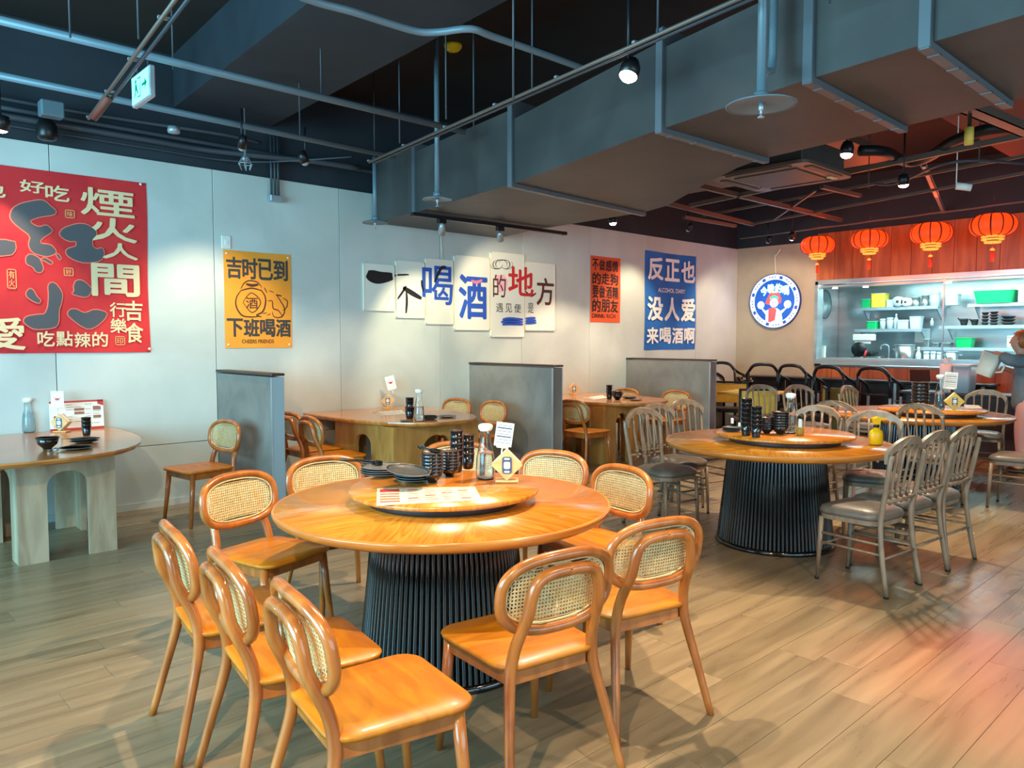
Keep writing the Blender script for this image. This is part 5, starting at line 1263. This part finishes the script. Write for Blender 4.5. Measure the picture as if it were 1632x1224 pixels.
# ================================================================== RIGHT-HAND CEILING
ac_ = empty('ceiling_cassette', (6.85, 3.62, 3.02), R(0), 'square air conditioner cassette between the duct and the lanterns', 'air conditioner')
m = MB(); m.box((0, 0, .13), (.84, .84, .24), ch=.01); m.build('housing', M['duct'], ac_)
MB().prism(rounded(.98, .98, .10, 5), 0, .03).build('face_panel', M['warmsteel'], ac_)
m = MB()
for a in range(4): m.box((.42*math.cos(a*math.pi/2), .42*math.sin(a*math.pi/2), -.004), (.07, .62, .008), a*math.pi/2)
m.build('air_flap', M['duct'], ac_)
MB().box((0, 0, -.004), (.62, .62, .01), ch=.003).build('grille', M['duct'], ac_); MB().box((.30, -.36, -.008), (.12, .05, .008)).build('label_plate', M['cream'], ac_)
def bar(a, b, w, h, mt, label, cat='rail', name='ceiling_channel'):
    a, b = Vector(a), Vector(b); d = b-a; o = MB(); q = d.to_track_quat('X', 'Z').to_matrix().to_4x4()
    m = MB(); m.box((0, 0, 0), (d.length, w, h*.2), M=Matrix.Translation(d/2) @ q); 
    for s_ in (-1, 1): m.box((0, 0, 0), (d.length, w*.15, h), M=Matrix.Translation(d/2) @ q @ Matrix.Translation((0, s_*w*.42, h*.4)))
    x = m.build(name, mt); x.location = a; return tag(x, label, cat)
z_ = 3.18
bar(G(1113, 299, z_), G(1340, 353, z_), .06, .05, M['warmsteel'], 'steel channel from the duct edge past the cassette, upper one')
bar(G(1060, 326, z_), G(1200, 360, z_), .06, .05, M['warmsteel'], 'steel channel near the back wall above the blue banner')
bar(G(1090, 348, 3.12), G(1172, 362, 3.12), .05, .04, M['warmsteel'], 'short steel channel above the corner end of the wall')
bar(G(1100, 330, z_), G(1700, 205, z_), .05, .05, M['warmsteel'], 'long steel channel running below the cassette to the right edge')
bar(G(1120, 345, 3.25), G(1700, 238, 3.25), .03, .03, M['warmsteel'], 'thin long steel channel behind the lamps')
bar(G(1200, 358, 3.2), G(1700, 265, 3.2), .035, .03, M['warmsteel'], 'thin steel channel just above the lantern rail')
bar(G(1472, 266, 3.3), G(1506, 345, 3.3), .06, .03, M['alu'], 'pale slotted bar hanging between two lamps')
bar(G(1310, 300, z_), G(1370, 314, z_), .05, .04, M['warmsteel'], 'short steel bar right of the cassette')
bar(G(1232, 352, 3.2), G(1300, 305, 3.2), .025, .02, M['warmsteel'], 'diagonal brace under the cassette channel')
# flexible hoses
pipe_run('flexible_hose', smooth([G(x, y, 3.25) for x, y in ((1370, 240), (1410, 242), (1445, 258), (1480, 250), (1520, 225), (1580, 205), (1660, 200))], 4), .05, M['dark_metal'], 'thick black flexible hose sagging right of the duct', 'hose')
pipe_run('flexible_hose', smooth([G(x, y, 3.2) for x, y in ((1395, 293), (1420, 294), (1450, 284), (1500, 262), (1560, 256), (1650, 262))], 4), .014, M['darkpipe'], 'thin dark cable drooping by the small ceiling lamps', 'hose')
cei = MB().box((0, 0, 0), (3.6, 2.6, .10)); o = cei.build('ceiling_soffit', mat('red_lit_board', srgb(112, 74, 66), .8)); o.location = (9.0, 1.4, 3.72); tag(o, 'soffit board with red light put in its colour, above the lantern area', 'soffit')  # red light on the soffit is put into the board colour
o = MB().box((0, 0, 0), (1.4, 3.0, .08)).build('ceiling_soffit', M['warmsteel']); o.location = (8.6, 5.0, 3.6); tag(o, 'brownish soffit board near the back wall left of the cassette', 'soffit')
bar(G(1500, 158, 3.1), G(1640, 215, 3.1), .12, .06, M['warmsteel'], 'copper-lit wooden batten at the right edge beside the duct')
track = [('white small track head between the channels', 1427, 232+60), ('small pale projector head above the third lantern', 1524, 294)]
p = G(1524, 296, 3.0); t = empty('track_spotlight', p, 0, track[1][0], 'lamp'); MB().tube([(0, 0, 0), (.05, -.12, -.03)], .035, 10).build('head', M['offwhite'], t); MB().tube([(0, 0, 0), (0, 0, ZC-p.z-.002)], .006, 6).build('stem', M['offwhite'], t)
p = G(1545, 203, 3.0); t = empty('track_spotlight', p, 0, 'black spotlight with yellowish lens right of the duct', 'lamp'); MB().tube([(0, 0, 0), (0, 0, -.12)], .03, 10).build('head', M['bamboo'], t); MB().tube([(0, 0, 0), (0, 0, ZC-p.z-.002)], .014, 8).build('stem', M['black'], t)

# ================================================================== KITCHEN BEHIND THE GLASS
def kspan(px0, px1, py0, py1, X):
    a = K(px0, py1, X); b = K(px1, py1, X); c = K((px0+px1)/2, py0, X); d = K((px0+px1)/2, py1, X)
    return b[0], a[0], d[1], c[1]          # y0<y1, z0, z1
KX = 14.25
def shelf(px0, px1, py, label, X=KX):
    y0_, y1_, z0_, _ = kspan(px0, px1, py-2, py, X); t = empty('steel_shelf', (X+.12, (y0_+y1_)/2, z0_), 0, label, 'shelf', 'steel kitchen shelves')
    MB().box((0, 0, -.012), (.42, y1_-y0_, .024), ch=.003).build('board', M['steel'], t); MB().box((-.205, 0, -.03), (.012, y1_-y0_, .05)).build('front_lip', M['alu'], t)
    for k in (-.45, .45): MB().prism([(0, 0), (.3, 0), (.3, -.22)], -.008, .008, Matrix.Translation((-.1, k*(y1_-y0_), -.02)) @ Matrix(((1,0,0,0),(0,0,1,0),(0,1,0,0),(0,0,0,1)))).build('bracket', M['steel'], t)
    return z0_
S1 = shelf(1368, 1498, 489, 'upper left steel kitchen shelf'); S2 = shelf(1545, 1700, 482, 'upper right steel kitchen shelf under the big green tray')
S3 = shelf(1365, 1472, 524, 'middle left steel kitchen shelf'); S4 = shelf(1500, 1700, 518, 'middle right steel kitchen shelf with plate stacks'); S5 = shelf(1465, 1700, 554, 'lowest steel kitchen shelf with small green basin')
cz_ = 1.06
t = empty('steel_worktable', (13.7, 3.1, 0), 0, 'stainless worktable behind the kitchen glass', 'table')
MB().box((0, 0, cz_-.02), (.9, 6.6, .04), ch=.005).build('worktop', M['steel'], t)
for k in range(5):
    MB().box((-.4, -2.6+1.3*k, .52), (.03, 1.26, .9), ch=.003).build('door', M['steel'], t)
def kitem(kind, px0, px1, py0, z0_, mt, label, cat, X=KX, grp=None):
    y0_, y1_, _, z1_ = kspan(px0, px1, py0, 580, X); w = y1_-y0_; h = max(z1_-z0_, .03); c = (X+.02, (y0_+y1_)/2, z0_)
    t = empty({'tray': 'tray', 'pot': 'pot', 'box': 'storage_box', 'plates': 'plate_stack', 'bottle': 'bottle', 'bowl': 'basin', 'pan': 'pan', 'roll': 'paper_roll', 'jar': 'jar'}[kind], c, 0, label, cat, grp)
    r_ = w/2
    if kind in ('tray', 'box', 'bowl'):
        k = .86 if kind != 'box' else .96; d = min(w, .34)
        o1 = rounded(w*k, d*k, min(w, d)*.12, 3); o2 = rounded(w, d, min(w, d)*.14, 3); n = len(o1); R9 = Matrix.Rotation(R(90), 4, 'Z')
        vs = [R9 @ Vector((x, y, 0)) for x, y in o1]+[R9 @ Vector((x, y, h)) for x, y in o2]+[R9 @ Vector((x*.95, y*.95, h)) for x, y in o2]+[R9 @ Vector((x*.95, y*.95, .012)) for x, y in o1]
        fs = [tuple(reversed(range(n)))]+[(i*n+q, i*n+(q+1)%n, (i+1)*n+(q+1)%n, (i+1)*n+q) for i in range(3) for q in range(n)]+[tuple(range(3*n, 4*n))]
        MB().add(vs, fs).build('body', mt, t)
        rim = [R9 @ Vector((x*1.01, y*1.01, h)) for x, y in o2]; MB().tube(rim, .008, 5, closed=True).build('rim', mt, t)
        if kind == 'box': MB().prism([tuple((R9 @ Vector((x*1.02, y*1.02, 0)))[:2]) for x, y in o2], h, h+.012).build('lid', M['palebox'], t)
    elif kind == 'pot':
        lathe_obj('body', [(0, 0), (r_*.96, 0), (r_, .02), (r_, h), (r_*.96, h), (r_*.94, .02), (0, .015)], mt, t, 28)
        lathe_obj('rim', [(r_*.98, h-.005), (r_*1.04, h), (r_*1.04, h+.008), (r_*.97, h+.008), (r_*.98, h-.005)], M['alu'], t, 28)
        for s_ in (-1, 1): MB().tube([(0, s_*r_, h*.75), (0, s_*(r_+.04), h*.78), (.05, s_*(r_+.04), h*.78), (.05, s_*r_*.97, h*.75)], .008, 6).build('handle', M['alu'], t)
    elif kind == 'plates':
        n = max(3, int(h/.045))
        for k in range(n):
            z = k*h/n; MB().lathe([(0, z), (r_*.6, z), (r_, z+h/n*.8), (r_*.97, z+h/n*.85), (r_*.55, z+h/n*.3), (0, z+h/n*.3)], n=24).build('plate', mt, t)
    elif kind == 'bottle':
        lathe_obj('body', [(0, 0), (r_, 0), (r_, h*.6), (r_*.4, h*.78), (r_*.35, h*.85), (0, h*.85)], mt, t, 16); lathe_obj('cap', [(0, h*.85), (r_*.45, h*.85), (r_*.4, h), (0, h)], M['white'], t, 12)
    elif kind == 'jar':
        lathe_obj('body', [(0, 0), (r_, 0), (r_, h*.8), (0, h*.8)], mt, t, 16); lathe_obj('lid', [(0, h*.8), (r_*1.04, h*.8), (r_*1.04, h), (0, h)], M['palebox'], t, 16)
    elif kind == 'pan':
        lathe_obj('dish', [(0, 0), (r_*.55, 0), (r_*.8, h*.8), (r_*.78, h), (r_*.5, h*.2), (0, h*.2)], mt, t, 24); MB().tube([(0, r_*.7, h*.7), (0, r_*1.15, h*1.1)], .012, 6).build('handle', mt, t)
    elif kind == 'roll':
        m = MB(); m.tube([(-.14, 0, h/2), (.14, 0, h/2)], h/2, 20); m.build('roll', mt, t); MB().tube([(-.145, 0, h/2), (-.13, 0, h/2)], h*.16, 10).build('core', M['inkgrey'], t)
    return t
KG = 'kitchen wares on the shelves'
KI = [('box', 1372, 1387, 478, S1, 'green', 'small green tub on the upper left kitchen shelf', 'tub'), ('box', 1388, 1410, 469, S1, 'yellowsolid', 'yellow carton on the upper left kitchen shelf', 'carton'),
 ('box', 1411, 1423, 479, S1, 'palebox', 'low pale blue tub beside the yellow carton', 'tub'), ('roll', 1425, 1438, 473, S1, 'palebox', 'pale roll left on the upper kitchen shelf', 'roll'), ('roll', 1439, 1449, 475, S1, 'white', 'white roll with dark core on the upper kitchen shelf', 'roll'),
 ('pot', 1450, 1463, 474, S1, 'greypot', 'small steel pot right of the rolls', 'pot'), ('pot', 1465, 1477, 471, S1, 'greypot', 'second steel pot on the upper left shelf', 'pot'), ('jar', 1479, 1494, 465, S1, 'palebox', 'tall pale container left of the mullion', 'container'),
 ('box', 1505, 1525, 470, S1, 'palebox', 'translucent tub right of the mullion', 'tub'), ('tray', 1551, 1616, 464, S2, 'green', 'big bright green tray on the upper right kitchen shelf', 'tray'), ('box', 1620, 1650, 462, S2, 'palebox', 'pale crate right of the big green tray', 'crate'),
 ('box', 1381, 1397, 513, S3, 'green', 'small green basket on the middle left shelf', 'basket'), ('jar', 1400, 1409, 508, S3, 'palebox', 'pale jar right of the green basket', 'jar'), ('jar', 1411, 1421, 506, S3, 'palebox', 'second pale jar on the middle left shelf', 'jar'),
 ('bottle', 1422, 1429, 500, S3, 'palebox', 'pale bottle on the middle left shelf', 'bottle'), ('box', 1430, 1447, 511, S3, 'palebox', 'flat pale tub at the middle of the left shelf', 'tub'), ('bowl', 1449, 1467, 505, S3, 'palebox', 'tilted pale basin at the end of the middle left shelf', 'basin'),
 ('bottle', 1480, 1485, 507, S4, 'palebox', 'small bottle left of the mullion at mid height', 'bottle'), ('pan', 1525, 1542, 508, S4, 'black', 'left black frying pan on the middle right shelf', 'pan'), ('pan', 1543, 1558, 509, S4, 'black', 'right black frying pan on the middle right shelf', 'pan'),
 ('plates', 1561, 1573, 497, S4, 'black', 'left dark plate stack on the middle right shelf', 'plates'), ('plates', 1574, 1588, 496, S4, 'black', 'tallest dark plate stack on the middle right shelf', 'plates'), ('plates', 1592, 1616, 503, S4, 'black', 'wide dark bowl stack on the middle right shelf', 'bowls'),
 ('bowl', 1523, 1550, 539, S5, 'green', 'green basin on the lowest kitchen shelf', 'basin'), ('box', 1471, 1481, 541, S5, 'greypot', 'steel caddy left on the lowest kitchen shelf', 'caddy'), ('bowl', 1485, 1497, 547, S5, 'greypot', 'small steel bowl on the lowest kitchen shelf', 'bowl'), ('bowl', 1500, 1516, 547, S5, 'greypot', 'second small steel bowl on the lowest kitchen shelf', 'bowl'),
 ('jar', 1603, 1617, 535, S5, 'white', 'white canister on the lowest kitchen shelf', 'canister')]
for kd, a, b, c, z0_, mt_, lb, ct_ in KI: kitem(kd, a, b, c, z0_+.001, M[mt_], lb, ct_, grp=KG)
W9 = 13.75
for kd, a, b, c, mt_, lb, ct_ in (('pot', 1425, 1456, 550, 'greypot', 'large steel stock pot on the kitchen worktable', 'pot'), ('bottle', 1458, 1467, 553, 'palebox', 'blue-white pump bottle beside the stock pot', 'bottle'), ('jar', 1471, 1480, 560, 'palebox', 'first tall pale tub on the worktable', 'tub'), ('jar', 1482, 1490, 560, 'palebox', 'second tall pale tub on the worktable', 'tub'), ('jar', 1492, 1500, 561, 'palebox', 'third tall pale tub on the worktable', 'tub'),
    ('pot', 1504, 1526, 561, 'greypot', 'medium steel pot right of the tubs', 'pot'), ('bowl', 1357, 1378, 569, 'greypot', 'shallow steel basin left on the worktable', 'basin'), ('bowl', 1383, 1407, 569, 'greypot', 'shallow steel basin in front of the tap', 'basin'), ('box', 1308, 1314, 552, 'white', 'small white dispenser at the left end of the worktable', 'dispenser')):
    kitem(kd, a, b, c, cz_+.001, M[mt_], lb, ct_, X=W9)
def Kp(px, py, X): y_, z_ = K(px, py, X); return Vector((X, y_, z_))
p = Kp(1416, 573, 13.9); p.z = cz_; t = empty('kitchen_tap', p, 0, 'tall curved steel tap behind the basins', 'tap'); MB().tube(smooth([(0, 0, 0), (0, 0, .28), (0, .04, .34), (0, .12, .33), (0, .14, .26)], 4), .012, 8).build('spout', M['alu'], t); lathe_obj('base', [(0, 0), (.03, 0), (.025, .04), (0, .04)], M['alu'], t, 12)
p = Kp(1320, 545, 12.9); t = empty('wall_tap', (12.9, 6.50, 1.40), 0, 'steel wall taps on the left kitchen wall', 'tap'); MB().tube([(0, 0, 0), (0, -.10, 0), (.0, -.12, -.06)], .014, 8).build('spout', M['alu'], t); MB().tube([(-.12, -.04, .04), (.12, -.04, .04)], .01, 8).build('bar', M['alu'], t)
tk = Kp(1354, 478, 13.2); t = empty('wire_rack_tray', (14.0, 6.49, 2.15), 0, 'round dark-rimmed tray hanging on the left kitchen wall', 'tray')
MB().lathe([(0, 0), (.24, 0), (.26, .01), (.26, .03), (.245, .03), (.235, .012), (0, .01)], n=28, M=Matrix.Rotation(R(90), 4, 'X')).build('dish', M['steel'], t); MB().tube([(.26*math.cos(2*math.pi*k/28), -.03, .26*math.sin(2*math.pi*k/28)) for k in range(28)], .012, 6, closed=True).build('rim', mat('dark_teal', srgb(50, 90, 110), .4), t)
y0_, y1_, _, z1_ = kspan(1362, 1393, 530, 540, 14.1); t = empty('paper_dispenser', (14.1, (y0_+y1_)/2, z1_-.09), 0, 'white paper dispenser hung under the middle kitchen shelf', 'dispenser'); MB().box((0, 0, 0), (.2, y1_-y0_, .12), ch=.015).build('case', M['white'], t); MB().box((-.06, 0, -.08), (.02, (y1_-y0_)*.8, .06)).build('paper', M['white'], t)
y0_, y1_, z0_, z1_ = kspan(1365, 1396, 545, 570, 14.0); t = empty('slicer', (14.0, (y0_+y1_)/2, cz_), 0, 'dark kitchen slicer with red handle', 'machine'); MB().box((0, 0, .12), (.3, .34, .2), ch=.03).build('body', M['dark_metal'], t)
MB().lathe([(0, 0), (.13, 0), (.13, .03), (0, .03)], n=20, M=Matrix.Translation((-.16, .06, .26)) @ Matrix.Rotation(R(-90), 4, 'Y')).build('blade_guard', M['dark_metal'], t); MB().tube([(-.18, -.02, .06), (-.2, -.08, .24)], .02, 8).build('handle', M['menured'], t)
y0_, y1_, z0_, z1_ = kspan(1445, 1469, 525, 546, 14.3); t = empty('notice_board', (14.68, (y0_+y1_)/2, (z0_+z1_)/2), 0, 'pale papers fixed on the kitchen wall under the shelf', 'notice'); MB().box((0, 0, 0), (.01, y1_-y0_, z1_-z0_)).build('sheet', M['white'], t)
for k, (px, X, lb) in enumerate(((1331, 12.2, 'first'), (1380, 12.2, 'second'), (1512, 12.2, 'fourth'), (1402, 13.4, 'third, inner'), (1450, 13.4, 'fifth, inner'), (1570, 12.9, 'sixth'))):
    y_ = K(px, 450, X)[0]; t = empty('kitchen_downlight', (X, y_, 2.585 if X > 12.3 else 2.322), 0, lb+' small downlight above the kitchen hatch', 'lamp', 'kitchen downlights')
    lathe_obj('lens', [(0, -.012), (.04, -.012), (.045, 0), (0, 0)], M['lamp_on'], t, 14); lathe_obj('ring', [(.045, -.006), (.055, -.004), (.055, .002), (.045, .002), (.045, -.006)], M['alu'], t, 14)
# objects behind the third table: tub, bag, side shelf
st = empty('side_table', (10.95, 3.15, 0), 0, 'dark side table holding the white tub and bags behind the third round table', 'table')
MB().box((0, 0, .80), (.5, 1.5, .03), ch=.004).build('top', M['walnutcap'], st); MB().box((.05, 0, .40), (.36, 1.4, .77), ch=.004).build('cabinet', mat('wine_cabinet', srgb(60, 34, 32), .5), st)
def tub(px0, px1, py0, X, z0_, mt_, name, label, cat, r_=.14, dep=.3):
    y0_, y1_, _, z1_ = kspan(px0, px1, py0, 620, X); w = y1_-y0_; h = z1_-z0_; t = empty(name, (X, (y0_+y1_)/2, z0_), 0, label, cat)
    pts = rounded(dep, w, .04, 4); n = len(pts); vs = []
    for sc, z in ((.86, 0), (.95, h*.5), (1, h), (.97, h), (.92, h*.5), (.83, .01)): vs += [(x*sc, y*sc, z) for x, y in pts]
    MB().add(vs, [tuple(reversed(range(n))), tuple(range(5*n, 6*n))]+[(i*n+q, i*n+(q+1)%n, (i+1)*n+(q+1)%n, (i+1)*n+q) for i in range(5) for q in range(n)], True).build('body', mt_, t); return t, w, h
t, w, h = tub(1522, 1552, 583, 10.9, .816, M['palebox'], 'white_tub', 'white square plastic tub with lid behind the napkin holder', 'tub')
MB().prism(rounded(.32, w*1.03, .04, 4), h-.004, h+.02).build('lid', M['offwhite'], t)
t, w, h = tub(1501, 1521, 580, 10.9, .816, M['offwhite'], 'plastic_bag', 'crumpled white plastic bag left of the white tub', 'bag')
MB().lathe([(.02, 0), (.03, .03), (.06, .07), (.05, .075), (.02, .03), (.01, 0)], (0, w*.25, h-.01), 10).build('bag_ear', M['offwhite'], t)
p = G(1478, 607, .96); t = empty('card_reader', (10.9, 3.72, .816), R(30), 'dark tilted tablet stand left of the white bag', 'tablet'); MB().box((0, 0, .09), (.02, .05, .18), ch=.004).build('stand', M['black'], t); MB().box((-.02, 0, .20), (.02, .24, .16), M=Matrix.Translation((-.02, 0, .20)) @ Matrix.Rotation(R(25), 4, 'Y')).build('screen', M['dark_metal'], t)

# ================================================================== PERSON
def skin(name, joints, edges, mt, parent, sub=2, root=0):
    me = bpy.data.meshes.new(name+'_cage'); me.from_pydata([j[0] for j in joints], edges, []); o = bpy.data.objects.new(name+'_cage', me); COL.objects.link(o)
    sk = o.modifiers.new('skin', 'SKIN'); sk.use_smooth_shade = True
    for i, j in enumerate(joints):
        d = me.skin_vertices[0].data[i]; d.radius = (j[1], j[2] if len(j) > 2 else j[1]); d.use_root = (i == root)
    ss = o.modifiers.new('sub', 'SUBSURF'); ss.levels = sub; ss.render_levels = sub
    dg = bpy.context.evaluated_depsgraph_get(); nm = bpy.data.meshes.new_from_object(o.evaluated_get(dg)); nm.name = name
    for p_ in nm.polygons: p_.use_smooth = True
    nm.materials.clear(); nm.materials.append(mt); q = bpy.data.objects.new(name, nm); COL.objects.link(q); q.parent = parent
    bpy.data.objects.remove(o); bpy.data.meshes.remove(me); return q
# local frame: person faces +y, near side is -x
pe = empty('person', (10.05, 2.27, 0), 0, 'auburn-haired person in loose grey dress and pink trousers, pouring from a pale pitcher', 'person')
ch_ = lambda *idx: [(idx[i], idx[i+1]) for i in range(len(idx)-1)]
body = [((0, 0, .90), .13, .11), ((0, .02, 1.06), .12, .10), ((0, .05, 1.22), .135, .10), ((0, .07, 1.31), .07, .06), ((0, .10, 1.36), .05), ((0, .115, 1.415), .078, .088), ((0, .13, 1.49), .08, .095), ((0, .135, 1.56), .05, .06),
 ((-.17, .02, 1.27), .055), ((-.30, .13, 1.26), .042), ((-.20, .28, 1.345), .030), ((-.20, .33, 1.35), .030, .02),
 ((.16, .04, 1.27), .055), ((.24, .16, 1.10), .042), ((.10, .27, 1.16), .028), ((.06, .32, 1.17), .03, .02),
 ((-.09, .01, .82), .09), ((-.10, .03, .48), .06), ((-.10, .0, .09), .04), ((-.10, .10, .035), .035, .03), ((-.10, .17, .025), .025, .02),
 ((.09, -.02, .82), .09), ((.10, -.04, .48), .06), ((.10, -.10, .09), .04), ((.10, 0, .035), .035, .03), ((.10, .07, .025), .025, .02)]
skin('body', body, ch_(0, 1, 2, 3, 4, 5, 6, 7)+ch_(2, 8, 9, 10, 11)+ch_(2, 12, 13, 14, 15)+ch_(0, 16, 17, 18, 19, 20)+ch_(0, 21, 22, 23, 24, 25), M['skin'], pe)
def hand(x, y, z, sgn):
    for k in range(4):
        o_ = .014*k-.021; b = Vector((x, y+.02, z+o_*.2)); skin('finger', [((x+o_, y, z), .010), ((x+o_, y+.035, z-.005), .009), ((x+o_, y+.05-.004*abs(k-1.5), z-.035), .0085), ((x+o_, y+.03, z-.055+.004*abs(k-1.5)), .0075)], ch_(0, 1, 2, 3), M['skin'], pe, 1)
    skin('thumb', [((x+sgn*.02, y-.02, z-.005), .011), ((x+sgn*.036, y, z-.03), .010), ((x+sgn*.02, y+.02, z-.045), .008)], ch_(0, 1, 2), M['skin'], pe, 1)
hand(-.20, .34, 1.35, 1); hand(.06, .335, 1.17, -1)
# clothes
skin('dress', [((0, -.03, .66), .19, .235), ((0, -.01, .85), .175, .21), ((0, .01, 1.06), .165, .175), ((0, .04, 1.21), .17, .145), ((0, .07, 1.31), .085, .085)], ch_(0, 1, 2, 3, 4), M['dress'], pe)
skin('sleeve', [((-.12, .02, 1.25), .09, .09), ((-.20, .08, 1.265), .082), ((-.29, .13, 1.265), .074), ((-.23, .24, 1.32), .06)], ch_(0, 1, 2, 3), M['dress'], pe)
skin('sleeve', [((.12, .03, 1.25), .09, .09), ((.19, .09, 1.18), .08), ((.235, .14, 1.11), .066), ((.17, .22, 1.14), .055)], ch_(0, 1, 2, 3), M['dress'], pe)
for s_ in (-1, 1):
    a = .03 if s_ < 0 else -.04
    skin('trouser_leg', [((s_*.09, 0, .84), .115), ((s_*.10, a, .48), .10), ((s_*.10, a-.03, .12), .088)], ch_(0, 1, 2), M['pink'], pe)
    MB().box((s_*.10, a+.03, .03), (.09, .25, .06), ch=.025).build('shoe', M['foot'], pe)
# hair, face
m = MB(); vs = []; fs = []; n = 20; hc = Vector((0, .275, 1.535))
prof = [(-.9, 1.16), (-.6, 1.17), (-.3, 1.16), (0, 1.14), (.3, 1.12), (.6, 1.1), (.85, 1.1), (1.0, 1.1)]
for z, k in prof:
    r_ = math.sqrt(max(.02, 1-z*z))*.098*k
    for j in range(n):
        a = 2*math.pi*j/n; yy = math.sin(a)*r_*1.12
        if yy > 0 and z < .35: yy *= .35
        vs.append((hc.x+math.cos(a)*r_, hc.y+yy-.015, hc.z+z*.112))
for i in range(7):
    for j in range(n): fs.append((i*n+j, i*n+(j+1)%n, (i+1)*n+(j+1)%n, (i+1)*n+j))
fs.append(tuple(reversed(range(n)))); fs.append(tuple(range(7*n, 8*n))); m.add(vs, fs, True); m.build('hair', M['hair'], pe)
skin('hair_tail', [((0, .19, 1.56), .05), ((0, .13, 1.50), .045), ((0, .10, 1.40), .04), ((0, .10, 1.30), .02)], ch_(0, 1, 2, 3), M['hair'], pe, 2)
MB().lathe([(0, 0), (.014, .006), (.016, .018), (.008, .03), (0, .032)], n=10, M=Matrix.Translation((0, .365, 1.50)) @ Matrix.Rotation(R(-80), 4, 'X')).build('nose', M['skin'], pe)
for s_ in (-1, 1):
    MB().lathe([(0, -.008), (.01, -.004), (.012, 0), (.01, .004), (0, .008)], n=10, M=Matrix.Translation((s_*.032, .372, 1.53)) @ Matrix.Rotation(R(90), 4, 'X')).build('eye', M['white'], pe)
    MB().lathe([(0, 0), (.005, .001), (0, .003)], n=8, M=Matrix.Translation((s_*.032, .381, 1.53)) @ Matrix.Rotation(R(-90), 4, 'X')).build('pupil', M['black'], pe)
    MB().lathe([(0, 0), (.014, .002), (.018, .010), (.012, .014), (0, .01)], n=10, M=Matrix.Translation((s_*.085, .285, 1.515)) @ Matrix.Rotation(R(90*s_), 4, 'Y')).build('ear', M['skin'], pe)
MB().tube([(-.022, .366, 1.468), (0, .374, 1.466), (.022, .366, 1.468)], .005, 6).build('mouth', mat('lip', srgb(180, 90, 84), .5), pe)
for o in bpy.data.objects:
    if o.parent == pe and o.name.split('.')[0] in ('hair', 'hair_tail', 'nose', 'eye', 'pupil', 'ear', 'mouth'): o.location = (0, -.17, -.04)
# pitcher held in the near hand, tipped to pour
pt_ = empty('plastic_pitcher', (9.85, 2.68, 1.09), 0, 'translucent pale plastic pitcher held tilted by the person', 'pitcher'); pt_.rotation_euler = (R(20), 0, 0)
pts = rounded(.16, .20, .045, 5); n = len(pts); vs = []
for sc, z in ((.80, 0), (.84, .01), (1, .27), (.97, .27), (.80, .012)): vs += [(x*sc, y*sc, z) for x, y in pts]
MB().add(vs, [tuple(reversed(range(n))), tuple(range(4*n, 5*n))]+[(i*n+q, i*n+(q+1)%n, (i+1)*n+(q+1)%n, (i+1)*n+q) for i in range(4) for q in range(n)], True).build('body', M['frost'], pt_)
MB().tube([(0, -.095, .24), (0, -.15, .23), (0, -.15, .10), (0, -.088, .07)], .011, 8).build('handle', M['frost'], pt_)
MB().prism([(x*.78, y*.78) for x, y in pts], .012, .07).build('liquid', M['cream'], pt_)
